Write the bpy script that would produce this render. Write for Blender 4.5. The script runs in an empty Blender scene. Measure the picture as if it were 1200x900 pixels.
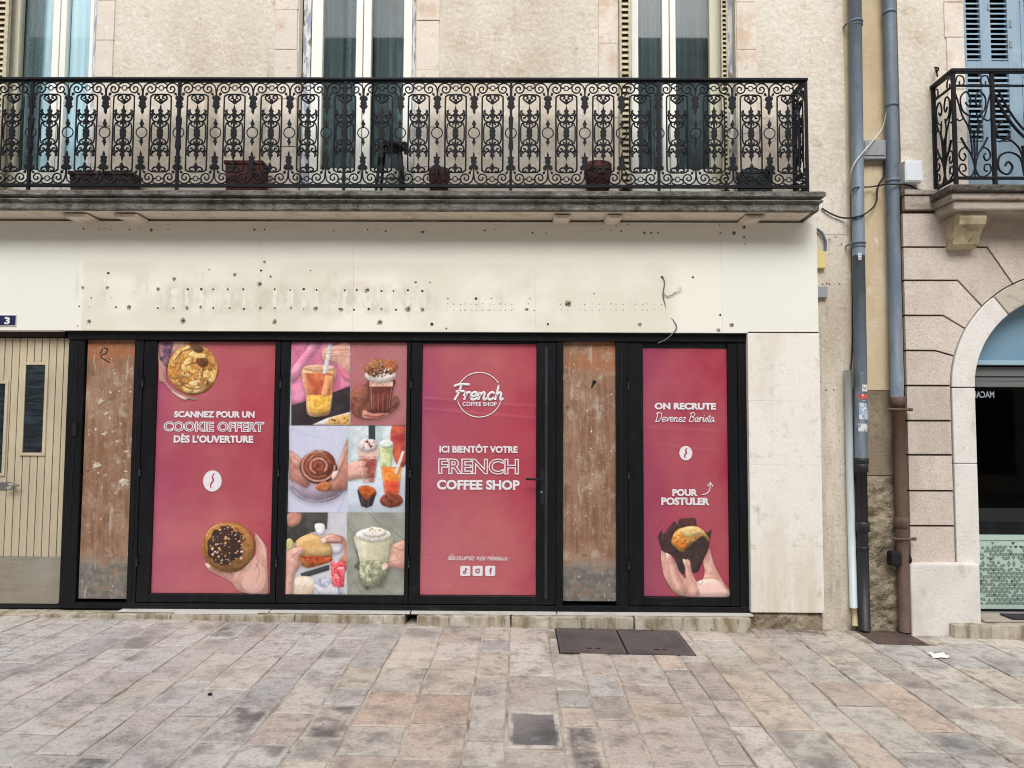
import bpy, math, random
from mathutils import Matrix, Vector
R = math.radians
random.seed(7)
S = bpy.context.scene
COL = S.collection

# ---------------------------------------------------------------- camera, world, sun, exposure
F, CW, CH = 860.0, 1200, 900
CAM = Vector((0, -6.0, 1.6))
cam = bpy.data.cameras.new('camera'); cam.sensor_width = 36; cam.lens = F / CW * 36
cam.clip_start = 0.05; cam.clip_end = 600
co = bpy.data.objects.new('camera', cam); COL.objects.link(co)
CR = (Matrix.Rotation(R(0.466), 4, 'Z') @ Matrix.Rotation(R(90 + 3.261), 4, 'X') @ Matrix.Rotation(R(0.28), 4, 'Z'))
co.matrix_world = Matrix.Translation(CAM) @ CR
S.camera = co

SUN_EL = 48
w = bpy.data.worlds.new('World'); S.world = w; w.use_nodes = True
nt = w.node_tree; nt.nodes.clear()
out = nt.nodes.new('ShaderNodeOutputWorld'); bg = nt.nodes.new('ShaderNodeBackground')
sky = nt.nodes.new('ShaderNodeTexSky'); sky.sky_type = 'NISHITA'; sky.sun_disc = False
sky.sun_elevation = R(SUN_EL); sky.sun_rotation = R(172); sky.air_density = 1.6; sky.dust_density = 4.0; sky.ozone_density = 1.0
hs = nt.nodes.new('ShaderNodeHueSaturation'); hs.inputs['Saturation'].default_value = 0.28
nt.links.new(sky.outputs[0], hs.inputs['Color']); nt.links.new(hs.outputs[0], bg.inputs[0])
bg.inputs[1].default_value = 0.15
nt.links.new(bg.outputs[0], out.inputs[0])
sl = bpy.data.lights.new('sun', 'SUN'); sl.energy = 1.15; sl.angle = R(30); sl.color = (0.985, 0.99, 1.0)
so = bpy.data.objects.new('sun', sl); COL.objects.link(so)
so.rotation_euler = (R(90 - SUN_EL), 0, R(-8)); so.location = (0, -8, 14)
S.view_settings.view_transform = 'Standard'; S.view_settings.look = 'None'
S.view_settings.exposure = 0.52; S.cycles.filter_width = 1.05; S.view_settings.gamma = 1.0; S.view_settings.use_curve_mapping = False

# ---------------------------------------------------------------- measuring helpers
def P(px, py, Y):
    d = CR.to_3x3() @ Vector(((px - CW / 2) / F, (CH / 2 - py) / F, -1.0))
    return CAM + d * ((Y - CAM.y) / d.y)
def X(px, py, Y): return P(px, py, Y).x
def Z(px, py, Y): return P(px, py, Y).z
def XZ(pts, Y): return [(p.x, p.z) for p in (P(a, b, Y) for a, b in pts)]
SLOPE = -0.0131
def gz(x): return 0.003 + SLOPE * x
def G(px, py):
    d = CR.to_3x3() @ Vector(((px - CW / 2) / F, (CH / 2 - py) / F, -1.0))
    t = (0.003 + SLOPE * CAM.x - CAM.z) / (d.z - SLOPE * d.x)
    return CAM + d * t
def lin(c):
    return tuple(((x / 255) / 12.92 if x <= 10 else ((x / 255 + .055) / 1.055) ** 2.4) for x in c[:3]) + (1.0,)

# ---------------------------------------------------------------- materials
def M(name, col, rough=.7, layers=(), bump=None, metal=0.0, coat=0.0, spec=.5, attr=False, ramp=None):
    """col in sRGB 0-255; layers mix a second colour through noise or spots; bump=(scale, strength, distance)"""
    m = bpy.data.materials.new(name); m.use_nodes = True
    t = m.node_tree; N = t.nodes; L = t.links
    b = N['Principled BSDF']; b.inputs['Roughness'].default_value = rough; b.inputs['Metallic'].default_value = metal
    b.inputs['Coat Weight'].default_value = coat; b.inputs['Specular IOR Level'].default_value = spec
    b.inputs['Coat Roughness'].default_value = .05
    geo = N.new('ShaderNodeNewGeometry'); pos = geo.outputs['Position']
    sep = None
    def mp(sc, loc):
        q = N.new('ShaderNodeMapping'); L.new(pos, q.inputs['Vector'])
        q.inputs['Scale'].default_value = sc if isinstance(sc, tuple) else (sc, sc, sc)
        q.inputs['Location'].default_value = (loc * 3.7, loc * 1.3, loc * 2.1)
        return q.outputs[0]
    def rng(src, a, bb, lo=0.0, hi=1.0, smooth=False):
        r = N.new('ShaderNodeMapRange'); r.clamp = True
        if smooth: r.interpolation_type = 'SMOOTHSTEP'
        L.new(src, r.inputs[0])
        for k, v in zip((1, 2, 3, 4), (a, bb, lo, hi)): r.inputs[k].default_value = v
        return r.outputs[0]
    def mul(a, bb):
        q = N.new('ShaderNodeMath'); q.operation = 'MULTIPLY'; L.new(a, q.inputs[0]); L.new(bb, q.inputs[1]); return q.outputs[0]
    def axis(k):
        nonlocal sep
        if sep is None:
            sep = N.new('ShaderNodeSeparateXYZ'); L.new(pos, sep.inputs[0])
        return sep.outputs[k]
    if attr:
        a = N.new('ShaderNodeAttribute'); a.attribute_name = 'Col'; cur = a.outputs['Color']; alpha = a.outputs['Alpha']
    else:
        rgb = N.new('ShaderNodeRGB'); rgb.outputs[0].default_value = lin(col); cur = rgb.outputs[0]
    if ramp:   # printed gradient along x: (x0, x1, [(pos, colour)...])
        r = N.new('ShaderNodeValToRGB'); L.new(rng(axis(0), ramp[0], ramp[1]), r.inputs[0])
        els = r.color_ramp.elements
        while len(els) < len(ramp[2]): els.new(.5)
        for e, (p_, c_) in zip(els, ramp[2]): e.position = p_; e.color = lin(c_)
        cur = r.outputs[0]
    for i, ly in enumerate(layers):
        c2 = ly['c']; sc = ly.get('s', 5); det = ly.get('d', 4); lo, hi = ly.get('r', (.45, .65)); am = ly.get('a', 1.0)
        kind = ly.get('k', 'noise')
        if kind == 'noise':
            n = N.new('ShaderNodeTexNoise'); n.inputs['Scale'].default_value = 1; n.inputs['Detail'].default_value = det
            n.inputs['Roughness'].default_value = ly.get('ro', .6); n.inputs['Distortion'].default_value = ly.get('dist', 0)
            L.new(mp(sc, ly.get('o', i + 1)), n.inputs['Vector']); fac = rng(n.outputs[0], lo, hi, 0, am)
        elif kind == 'spot':
            n = N.new('ShaderNodeTexVoronoi'); n.inputs['Scale'].default_value = 1
            L.new(mp(sc, ly.get('o', i + 1)), n.inputs['Vector']); fac = rng(n.outputs[0], lo, hi, am, 0)
        else:   # solid: the masks alone
            v = N.new('ShaderNodeValue'); v.outputs[0].default_value = am; fac = v.outputs[0]
        for (ax, a0, a1) in ly.get('m', ()):
            if ax == 'alpha': fac = mul(fac, rng(alpha, a0, a1))
            else: fac = mul(fac, rng(axis(ax), a0, a1, 0, 1, True))
        x = N.new('ShaderNodeMix'); x.data_type = 'RGBA'
        L.new(fac, x.inputs[0]); L.new(cur, x.inputs[6]); x.inputs[7].default_value = lin(c2); cur = x.outputs[2]
    L.new(cur, b.inputs['Base Color'])
    if bump:
        n = N.new('ShaderNodeTexNoise'); n.inputs['Scale'].default_value = 1; n.inputs['Detail'].default_value = 6
        L.new(mp(bump[0], 9), n.inputs['Vector'])
        bp = N.new('ShaderNodeBump'); bp.inputs['Strength'].default_value = bump[1]; bp.inputs['Distance'].default_value = bump[2]
        L.new(n.outputs[0], bp.inputs['Height']); L.new(bp.outputs[0], b.inputs['Normal'])
    return m
def L_(c, s=5, r=(.45, .65), a=1.0, **k): return dict(c=c, s=s, r=r, a=a, **k)

def glass(name, tint=(200, 210, 210), alpha=.35, rough=.03):
    m = bpy.data.materials.new(name); m.use_nodes = True
    t = m.node_tree; N = t.nodes; L = t.links; N.clear()
    o = N.new('ShaderNodeOutputMaterial'); tr = N.new('ShaderNodeBsdfTransparent'); tr.inputs[0].default_value = lin(tint)
    gl = N.new('ShaderNodeBsdfGlossy'); gl.inputs['Roughness'].default_value = rough
    fr = N.new('ShaderNodeLayerWeight'); pw = N.new('ShaderNodeMath'); pw.operation = 'POWER'; pw.inputs[1].default_value = 5.0
    L.new(fr.outputs['Facing'], pw.inputs[0])
    mr = N.new('ShaderNodeMath'); mr.operation = 'MULTIPLY_ADD'; mr.inputs[1].default_value = .9; mr.inputs[2].default_value = alpha
    mr.use_clamp = True
    L.new(pw.outputs[0], mr.inputs[0])
    mx = N.new('ShaderNodeMixShader'); L.new(mr.outputs[0], mx.inputs[0]); L.new(tr.outputs[0], mx.inputs[1]); L.new(gl.outputs[0], mx.inputs[2])
    L.new(mx.outputs[0], o.inputs[0]); return m

# ---------------------------------------------------------------- mesh builder
def smooth_pts(pts, n=4, closed=False):
    pts = [tuple(p) for p in pts]; k = len(pts); res = []
    rng_ = range(k if closed else k - 1)
    for i in rng_:
        p1, p2 = pts[i], pts[(i + 1) % k]
        p0 = pts[i - 1] if (closed or i > 0) else p1
        p3 = pts[(i + 2) % k] if (closed or i + 2 < k) else p2
        for j in range(n):
            t = j / n
            res.append(tuple(.5 * ((2 * b) + (c - a) * t + (2 * a - 5 * b + 4 * c - d) * t * t + (3 * b - a - 3 * c + d) * t ** 3)
                             for a, b, c, d in zip(p0, p1, p2, p3)))
    if not closed: res.append(pts[-1])
    return res
class MB:
    def __init__(s): s.v = []; s.f = []; s.mi = []; s.sm = []; s.mats = []
    def idx(s, m):
        if not isinstance(m, bpy.types.Material): m = m.mat()
        if m not in s.mats: s.mats.append(m)
        return s.mats.index(m)
    def add(s, vs, fs, m, smooth=False):
        o = len(s.v); s.v += [tuple(v) for v in vs]; i = s.idx(m)
        for f in fs: s.f.append(tuple(o + k for k in f)); s.mi.append(i); s.sm.append(smooth)
        return s
    def box(s, x0, x1, y0, y1, z0, z1, m):
        if x0 > x1: x0, x1 = x1, x0
        if z0 > z1: z0, z1 = z1, z0
        if y0 > y1: y0, y1 = y1, y0
        vs = [(x0, y0, z0), (x1, y0, z0), (x1, y1, z0), (x0, y1, z0), (x0, y0, z1), (x1, y0, z1), (x1, y1, z1), (x0, y1, z1)]
        return s.add(vs, [(0, 3, 2, 1), (4, 5, 6, 7), (0, 1, 5, 4), (1, 2, 6, 5), (2, 3, 7, 6), (3, 0, 4, 7)], m)
    def pbox(s, px0, py0, px1, py1, Y, depth, m, ref=None):
        """box whose front face fills a rectangle measured in the photograph on the plane y=Y"""
        cx, cy = (px0 + px1) / 2, (py0 + py1) / 2
        return s.box(X(px0, cy, Y), X(px1, cy, Y), Y, Y + depth, Z(cx, py1, Y), Z(cx, py0, Y), m)
    def prism(s, pts, y0, y1, m):
        a = sum(p[0] * q[1] - q[0] * p[1] for p, q in zip(pts, pts[1:] + pts[:1]))
        if a < 0: pts = pts[::-1]
        n = len(pts)
        vs = [(x, y0, z) for x, z in pts] + [(x, y1, z) for x, z in pts]
        fs = [tuple(range(n)), tuple(range(2 * n - 1, n - 1, -1))] + [(i, n + i, n + (i + 1) % n, (i + 1) % n) for i in range(n)]
        return s.add(vs, fs, m)
    def flat(s, pts, y, m):
        a = sum(p[0] * q[1] - q[0] * p[1] for p, q in zip(pts, pts[1:] + pts[:1]))
        if a < 0: pts = pts[::-1]
        return s.add([(x, y, z) for x, z in pts], [tuple(range(len(pts)))], m)
    def tube(s, pts, r, m, n=6, closed=False, flatten=1.0, caps=True):
        pts = [Vector(p) for p in pts]; k = len(pts); rr = r if isinstance(r, (list, tuple)) else [r] * k
        vs = []; up = None
        for i, p in enumerate(pts):
            a = pts[i - 1] if (closed or i > 0) else p
            b = pts[(i + 1) % k] if (closed or i < k - 1) else p
            t = (b - a)
            if t.length < 1e-9: t = Vector((0, 0, 1))
            t.normalize()
            if up is None:
                up = Vector((0, 1, 0)) if abs(t.y) < .9 else Vector((1, 0, 0))
            u = up - t * up.dot(t)
            if u.length < 1e-6: u = Vector((1, 0, 0)) - t * t.x
            u.normalize(); up = u; v = t.cross(u)
            for j in range(n):
                an = 2 * math.pi * (j + .5) / n
                vs.append(p + u * (math.cos(an) * rr[i] * flatten) + v * (math.sin(an) * rr[i]))
        fs = []
        for i in range(k if closed else k - 1):
            i2 = (i + 1) % k
            for j in range(n):
                j2 = (j + 1) % n
                fs.append((i * n + j, i2 * n + j, i2 * n + j2, i * n + j2)[::-1])
        if caps and not closed:
            fs.append(tuple(range(n))); fs.append(tuple(range((k - 1) * n, k * n))[::-1])
        return s.add(vs, fs, m, n > 4)
    def ring(s, c, r, t, m, n=14, sides=6):
        return s.tube([(c[0] + r * math.cos(2 * math.pi * i / n), c[1], c[2] + r * math.sin(2 * math.pi * i / n)) for i in range(n)], t, m, sides, True)
    def lathe(s, c, prof, m, n=20):
        vs = []; k = len(prof)
        for (r, z) in prof:
            for j in range(n):
                a = 2 * math.pi * j / n; vs.append((c[0] + r * math.cos(a), c[1] + r * math.sin(a), c[2] + z))
        fs = [(i * n + j, i * n + (j + 1) % n, (i + 1) * n + (j + 1) % n, (i + 1) * n + j) for i in range(k - 1) for j in range(n)]
        fs.append(tuple(range(n))[::-1]); fs.append(tuple(range((k - 1) * n, k * n)))
        return s.add(vs, fs, m, True)
    def disc(s, cx, cz, y, rx, rz, m, n=20, rot=0):
        return s.flat([(cx + rx * math.cos(2 * math.pi * i / n + rot), cz + rz * math.sin(2 * math.pi * i / n + rot)) for i in range(n)], y, m)
    def build(s, name, parent=None, bevel=0, **props):
        me = bpy.data.meshes.new(name)
        vs = s.v; off = Vector((0, 0, 0))
        if parent is None and vs:
            xs = [v[0] for v in vs]; ys = [v[1] for v in vs]; zs = [v[2] for v in vs]
            off = Vector(((min(xs) + max(xs)) / 2, (min(ys) + max(ys)) / 2, min(zs)))
        elif parent is not None:
            off = WORLD[parent.name]
        me.from_pydata([(v[0] - off.x, v[1] - off.y, v[2] - off.z) for v in vs], [], s.f)
        for m in s.mats: me.materials.append(m)
        me.polygons.foreach_set('material_index', s.mi); me.polygons.foreach_set('use_smooth', s.sm); me.update()
        o = bpy.data.objects.new(name, me); COL.objects.link(o)
        if parent is not None: o.parent = parent
        else: o.location = off
        WORLD[o.name] = off
        if bevel:
            b = o.modifiers.new('bevel', 'BEVEL'); b.width = bevel; b.segments = 2; b.limit_method = 'ANGLE'; b.angle_limit = R(50)
        for k, v in props.items(): o[k] = v
        return o
WORLD = {}
def thing(name, loc, label, cat, group=None):
    o = bpy.data.objects.new(name, None); COL.objects.link(o); o.location = loc; o.empty_display_size = .1
    o['label'] = label; o['category'] = cat
    if group: o['group'] = group
    WORLD[o.name] = Vector(loc); return o
def copy_to(o, parent, loc=None, rot=None, scale=None):
    c = o.copy(); COL.objects.link(c); c.parent = parent
    if loc is not None: c.location = loc
    if rot is not None: c.rotation_euler = rot
    if scale is not None: c.scale = scale
    WORLD[c.name] = Vector((0, 0, 0)); return c

def font_mesh(s, body, box, y, m, bold=0.0, outline=0.0, shear=0.0, spacing=1.0):
    """upright lettering filling a rectangle measured in the photograph; added to the builder s"""
    cu = bpy.data.curves.new('lettering', 'FONT'); cu.body = body; cu.size = 1; cu.shear = shear; cu.space_character = spacing
    cu.resolution_u = 3
    cu.offset = bold
    if outline: cu.fill_mode = 'NONE'; cu.bevel_depth = outline; cu.bevel_resolution = 0
    ob = bpy.data.objects.new('lettering', cu); COL.objects.link(ob)
    dg = bpy.context.evaluated_depsgraph_get(); dg.update()
    me = bpy.data.meshes.new_from_object(ob.evaluated_get(dg))
    xs = [v.co.x for v in me.vertices]; ys = [v.co.y for v in me.vertices]
    x0, x1, y0, y1 = min(xs), max(xs), min(ys), max(ys)
    px0, py0, px1, py1 = box; cy = (py0 + py1) / 2; cx = (px0 + px1) / 2
    a0, a1 = X(px0, cy, y), X(px1, cy, y); b0, b1 = Z(cx, py1, y), Z(cx, py0, y)
    vs = [(a0 + (v.co.x - x0) / (x1 - x0) * (a1 - a0), y - .0006 - v.co.z * .01, b0 + (v.co.y - y0) / (y1 - y0) * (b1 - b0)) for v in me.vertices]
    fs = []
    for p in me.polygons:
        ids = list(p.vertices)
        if not outline and p.normal.z < 0: ids = ids[::-1]
        fs.append(tuple(ids))
    s.add(vs, fs, m)
    bpy.data.objects.remove(ob); bpy.data.curves.remove(cu); bpy.data.meshes.remove(me)
    return s
GLY = {
 'e': (.78, [[(0, .35), (.45, .5), (.6, .8), (.4, 1), (.15, .8), (.1, .35), (.3, 0), (.6, .1), (.8, .35)]]),
 'n': (.92, [[(0, .5), (.12, .95), (.15, .5), (.13, 0)], [(.15, .5), (.4, .95), (.6, .8), (.6, .15), (.75, 0), (.95, .3)]]),
 'r': (.62, [[(0, .5), (.12, 1), (.15, .5), (.13, 0)], [(.15, .55), (.35, .95), (.6, .9)]]),
 'c': (.72, [[(.6, .8), (.4, 1), (.1, .7), (.1, .25), (.35, 0), (.7, .3)]]),
 'h': (.92, [[(.15, 2), (.15, 1), (.13, 0)], [(.15, .5), (.4, .95), (.6, .75), (.6, .15), (.75, 0), (.95, .25)]]),
 'F': (1.0, [[(-.2, 1.75), (.3, 2), (1.3, 1.98)], [(.5, 1.98), (.42, .9), (.2, 0)], [(.1, 1.02), (.5, 1.1), (.95, 1.1)]]),
 'D': (1.3, [[(.3, 1.95), (.27, 1), (.2, 0)], [(0, 1.7), (.4, 2), (1, 1.7), (1.1, .9), (.7, .15), (.2, 0), (0, .2)]]),
 'B': (1.2, [[(.3, 1.95), (.25, 1), (.15, 0)], [(0, 1.7), (.5, 2), (1, 1.7), (.8, 1.15), (.4, 1.05), (.95, .85), (.95, .25), (.5, 0), (.1, .1)]]),
 'v': (.75, [[(0, .85), (.15, .9), (.3, 0), (.6, .95), (.8, .85)]]),
 'z': (.72, [[(0, .9), (.55, .9), (.05, .05), (.7, .1)]]),
 'a': (.85, [[(.6, .85), (.35, 1), (.05, .6), (.15, .05), (.4, .1), (.6, .9), (.6, .2), (.75, 0), (.9, .25)]]),
 'i': (.45, [[(.05, .5), (.18, 1), (.18, .15), (.35, 0), (.5, .25)], [(.22, 1.35), (.24, 1.45)]]),
 's': (.6, [[(0, .2), (.4, .95), (.5, .4), (.35, 0), (.05, .1)]]),
 't': (.5, [[(.25, 1.7), (.2, .15), (.4, 0), (.6, .25)], [(0, 1.1), (.5, 1.15)]]),
 'd': (.85, [[(.6, .85), (.35, 1), (.05, .6), (.15, .05), (.4, .1), (.6, .9)], [(.7, 2), (.6, .2), (.75, 0), (.9, .2)]]),
 'o': (.78, [[(.4, 1), (.05, .6), (.2, 0), (.5, .1), (.6, .7), (.4, 1), (.8, .9)]]),
 'u': (.88, [[(0, .9), (.08, .2), (.3, 0), (.55, .4), (.6, .95), (.6, .15), (.8, 0), (.95, .25)]]),
 'x': (.72, [[(0, .9), (.2, .8), (.5, .05), (.7, .1)], [(.65, .95), (0, 0)]]),
 ':': (.4, [[(.2, .1), (.22, .16)], [(.24, .75), (.26, .81)]]), ' ': (.5, [])}
GLY['é'] = (.78, GLY['e'][1] + [[(.42, 1.25), (.62, 1.6)]])
def script_mesh(s, body, box, y, m, thick, slant=.18):
    px0, py0, px1, py1 = box; pen = 0; strokes = []
    for ch in body:
        adv, st = GLY[ch]
        for q in st: strokes.append(smooth_pts([(pen + a + b * slant, b) for a, b in q], 4))
        pen += adv
    allp = [p for q in strokes for p in q]
    x0 = min(p[0] for p in allp); x1 = max(p[0] for p in allp); y0 = min(p[1] for p in allp); y1 = max(p[1] for p in allp)
    cy = (py0 + py1) / 2; cx = (px0 + px1) / 2
    a0, a1 = X(px0, cy, y), X(px1, cy, y); b0, b1 = Z(cx, py1, y), Z(cx, py0, y)
    for q in strokes:
        s.tube([(a0 + (p[0] - x0) / (x1 - x0) * (a1 - a0), y - .0005, b0 + (p[1] - y0) / (y1 - y0) * (b1 - b0)) for p in q], thick, m, 6, False, .25)
    return s
# ---------------------------------------------------------------- palette
stone_dirt = (142, 122, 98)
m_render = M('old_render', (214, 205, 190), .92, [
    L_((219, 211, 198), 1.3, (.4, .62)), L_((192, 178, 158), (2.2, 2.2, 1.4), (.52, .72), .75, d=6),
    L_((168, 152, 130), (9, 9, 5), (.6, .74), .45, d=7), L_((198, 178, 154), (.9, .9, 2.6), (.56, .7), .5, d=5),
    L_((232, 225, 212), (30, 30, 24), (.52, .68), .6), L_((162, 147, 126), (44, 44, 36), (.58, .72), .5), L_((176, 152, 124), (4, 4, 7), (.62, .7), .6, d=8, o=12), L_((186, 172, 152), (1.3, 1.3, .7), (.5, .7), .6, d=8, o=15), L_((150, 136, 116), (5, 5, 1.1), (.62, .74), .55, d=8, o=17)], (26, .42, .02))
m_render_low = M('weathered_render', (212, 203, 187), .92, [
    L_((219, 211, 198), 1.3, (.4, .62), .7), L_((176, 163, 145), (3, 3, .9), (.3, .62), .9, d=6, m=[(2, 3.7, 2.2)]), L_((152, 138, 120), (7, 7, 1.2), (.5, .7), .7, d=7, m=[(2, 3.2, 1.4)]),
    L_((128, 112, 92), (11, 11, 4), (.58, .74), .6, d=7), L_((116, 100, 82), 2, (.42, .6), .75, d=6, m=[(2, .75, .05)]),
    L_((214, 206, 190), 40, (.54, .68), .5), L_((130, 116, 98), 56, (.58, .7), .5)], (36, .45, .015))
m_ochre = M('ochre_render', (202, 184, 152), .92, [
    L_((186, 166, 132), (4, 4, 1), (.45, .65), .8, d=6), L_((214, 200, 174), 2.4, (.5, .68), .7),
    L_((150, 130, 100), (7, 7, 1.2), (.56, .72), .6, d=7), L_((226, 222, 212), (7, 7, 5), (.6, .66), .8, d=6, m=[(2, 2.6, 2.9), (2, 3.75, 3.4)])], (40, .45, .01))
m_cement = M('grey_cement_patch', (136, 122, 102), .95, [
    L_((112, 98, 80), (5, 5, 2), (.42, .62), .8, d=7), L_((160, 148, 128), 3, (.52, .7), .6),
    L_((92, 80, 64), 22, (.58, .72), .6)], (40, .7, .012))
m_rubble = M('exposed_rubble_stone', (150, 137, 116), .95, [
    L_((104, 92, 74), (6, 6, 8), (.45, .6), .85, d=8), L_((182, 170, 148), 5, (.52, .66), .7, d=6),
    L_((84, 70, 52), (14, 14, 18), (.58, .7), .8, d=8)], (26, 1.0, .03))
m_surround = M('worn_limestone', (216, 206, 194), .85, [
    L_((226, 214, 200), 2.2, (.42, .62)), L_((200, 170, 142), 3.1, (.54, .68), .8, d=5),
    L_((166, 146, 124), (10, 10, 14), (.6, .72), .6, d=7), L_((236, 228, 218), 14, (.58, .7), .6)], (32, .4, .01))
m_fascia = M('cream_painted_board', (232, 229, 218), .62, [
    L_((230, 227, 215), (1.1, 1, .8), (.45, .68), .7),
    L_((212, 209, 190), (1.6, 1, 2.2), (.36, .56), .7, d=5, m=[(2, 2.98, 2.9), (0, -3.62, -3.6), (0, 1.35, 1.2)]),
    L_((198, 192, 170), (7, 1, 1.6), (.56, .72), .6, d=6, m=[(2, 2.9, 2.84), (2, 2.52, 2.6), (0, .6, .2)]),
    L_((198, 195, 177), (12, 1, 6), (.42, .6), .75, d=7, m=[(2, 2.48, 2.56), (2, 2.8, 2.7), (0, -3.02, -2.9), (0, -.62, -.75)]), L_((205, 178, 168), (5, 1, 5), (.6, .72), .5, m=[(2, 2.88, 2.8), (2, 2.55, 2.62), (0, -1.0, -1.3)]),
    L_((206, 196, 172), (1.4, 1, 14), (.5, .68), .35, d=6, m=[(2, 3.1, 3.3)])], (24, .06, .006))
m_fascia_white = M('white_painted_board', (230, 228, 219), .6, [L_((228, 226, 218), 1.5, (.45, .68), .7), L_((214, 210, 200), 16, (.64, .76), .3)], (24, .05, .006))
m_hole = M('drill_hole', (62, 54, 46), .95)
m_ghost = M('sign_glue_ghost', (222, 218, 204), .7, [L_((206, 201, 186), (26, 26, 14), (.46, .66), .7, d=6), L_((229, 226, 214), 14, (.44, .58), .9, d=6)])
m_pin = M('small_screw_hole', (112, 102, 88), .95)
m_smudge = M('plaster_chip', (176, 168, 152), .9, [L_((120, 110, 98), 60, (.45, .6), .9)])
m_pilaster = M('pilaster_stone', (228, 224, 216), .8, [L_((240, 237, 230), 46, (.54, .68), .6), L_((196, 188, 176), (60, 60, 40), (.6, .72), .6, o=11),
    L_((216, 209, 196), (3, 3, 1), (.48, .66), .8, d=6), L_((204, 198, 190), (10, 10, 14), (.56, .68), .7, d=7),
    L_((168, 154, 132), (16, 16, 5), (.62, .74), .55, d=7), L_((206, 190, 164), (9, 9, .8), (.46, .66), .7, d=5, m=[(2, .9, .2)])], (46, .3, .008))
m_slab = M('mossy_balcony_stone', (104, 98, 90), .95, [
    L_((72, 66, 58), (12, 12, 20), (.42, .6), .85, d=8), L_((138, 132, 124), (6, 6, 12), (.56, .7), .7, d=8),
    L_((190, 184, 176), (2.2, 2.2, 9), (.63, .7), .9, d=8, m=[(2, 3.44, 3.42)]), L_((66, 58, 46), (9, 9, 9), (.32, .6), .85, d=8, m=[(2, 3.45, 3.49)]),
    L_((42, 38, 32), (16, 16, 26), (.54, .66), .85, d=8), L_((84, 80, 50), (12, 12, 16), (.56, .68), .6, d=7), L_((126, 124, 120), (8, 8, 5), (.4, .62), .8, d=7, m=[(2, 3.46, 3.43)])], (38, 1.0, .02))
m_pad = M('pale_soffit_stone', (222, 211, 194), .9, [L_((194, 178, 156), 6, (.5, .66), .7, d=6)], (40, .3, .008))
m_iron = M('painted_iron', (15, 16, 23), .5, [L_((24, 25, 32), 30, (.5, .7), .7), L_((44, 36, 32), 60, (.66, .74), .6)], (70, .15, .003), spec=.2)
m_black = M('black_lacquered_frame', (13, 14, 18), .42, spec=.28, layers= [L_((26, 27, 33), (14, 14, 3), (.5, .68), .7, d=6), L_((66, 66, 70), (80, 80, 30), (.66, .74), .6), L_((56, 54, 52), (5, 5, 30), (.6, .72), .5, d=8, o=7, m=[(2, .6, .1)])], bump=(18, .05, .004))
m_frame_edge = M('reflection_hinge_grey', (46, 50, 58), .4, [L_((30, 32, 38), (9, 9, 5), (.45, .6), .9)])  # tone of the painted reflection on the door; hinge bands share it
m_black_matt = M('black_rubber', (10, 10, 12), .8)
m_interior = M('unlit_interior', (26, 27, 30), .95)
m_board = M('stripped_plywood', (142, 106, 82), .72, [
    L_((116, 78, 54), (34, 34, 1.6), (.44, .6), .8, d=6), L_((168, 136, 112), (4, 4, 3), (.46, .64), .7, d=7),
    L_((178, 164, 148), (11, 11, 9), (.54, .68), .7, d=8, dist=.3), L_((160, 100, 62), (1.5, 1.5, 5), (.46, .62), .75, m=[(2, 1.98, 2.12)]),
    L_((86, 62, 50), (7, 7, 16), (.6, .7), .7, d=7), L_((132, 128, 120), (5, 5, 7), (.30, .5), .85, d=7, m=[(2, .56, .43)]),
    L_((98, 97, 92), (12, 12, 16), (.40, .58), .85, d=7, m=[(2, .47, .43)]),
    L_((206, 196, 182), (60, 60, 22), (.62, .70), .6, d=6), L_((222, 212, 198), (30, 30, 24), (.66, .7), .9, d=6), L_((188, 178, 166), (20, 20, 3), (.6, .68), .5, d=7)], (30, .4, .008))
m_residue = M('torn_paper_residue', (216, 210, 202), .9, [L_((176, 154, 132), 30, (.44, .58), .9, d=7)])
m_ink = M('black_marker', (26, 24, 24), .8)
m_alu = M('pale_metal_strip', (206, 204, 198), .5, [L_((150, 146, 138), (4, 4, 40), (.56, .7), .7)])
m_step = M('threshold_stone', (178, 170, 154), .9, [
    L_((128, 112, 84), (14, 14, 3), (.44, .62), .9, d=6), L_((206, 200, 188), 5, (.55, .7), .8), L_((92, 82, 64), (22, 22, 6), (.6, .7), .8, d=6)], (34, .6, .01))
m_door = M('cream_painted_planks', (184, 172, 147), .55, [L_((172, 158, 130), (30, 30, 1.2), (.46, .66), .6), L_((208, 194, 164), 1.6, (.5, .68), .7), L_((150, 132, 100), (18, 18, 7), (.66, .74), .4)], (30, .06, .004))
m_groove = M('plank_groove', (66, 52, 36), .9)
m_kick = M('brushed_kick_plate', (150, 142, 130), .45, [L_((132, 124, 112), (2, 2, 30), (.46, .62), .6), L_((166, 160, 150), 3, (.5, .7), .6)], metal=.25)
m_lintel = M('oxblood_paint', (44, 22, 20), .6)
m_obscure = M('dark_textured_glass', (26, 34, 40), .22, [L_((50, 62, 70), (4, 4, 40), (.48, .62), .9, d=5, dist=.6)], (38, .6, .01), coat=.5)
m_steel = M('satin_steel', (150, 150, 152), .35, metal=.8)
m_white_paint = M('white_window_paint', (236, 236, 228), .5, [L_((222, 222, 212), (20, 20, 2), (.5, .7), .6)])
m_cream_paint = M('cream_window_paint', (216, 212, 188), .55, [L_((202, 196, 168), (20, 20, 2), (.5, .7), .6)])
m_peeled = M('peeling_white_paint', (222, 222, 222), .8, [L_((140, 150, 170), (30, 30, 5), (.48, .56), .85, d=7), L_((120, 112, 104), (26, 26, 9), (.58, .64), .9, d=7)], (40, .4, .006))
m_louver = M('faded_louver_paint', (196, 186, 158), .75, [L_((158, 146, 120), (10, 10, 26), (.48, .64), .7, d=6)])
m_louver_gap = M('brown_louver_back', (104, 90, 70), .9)
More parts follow.
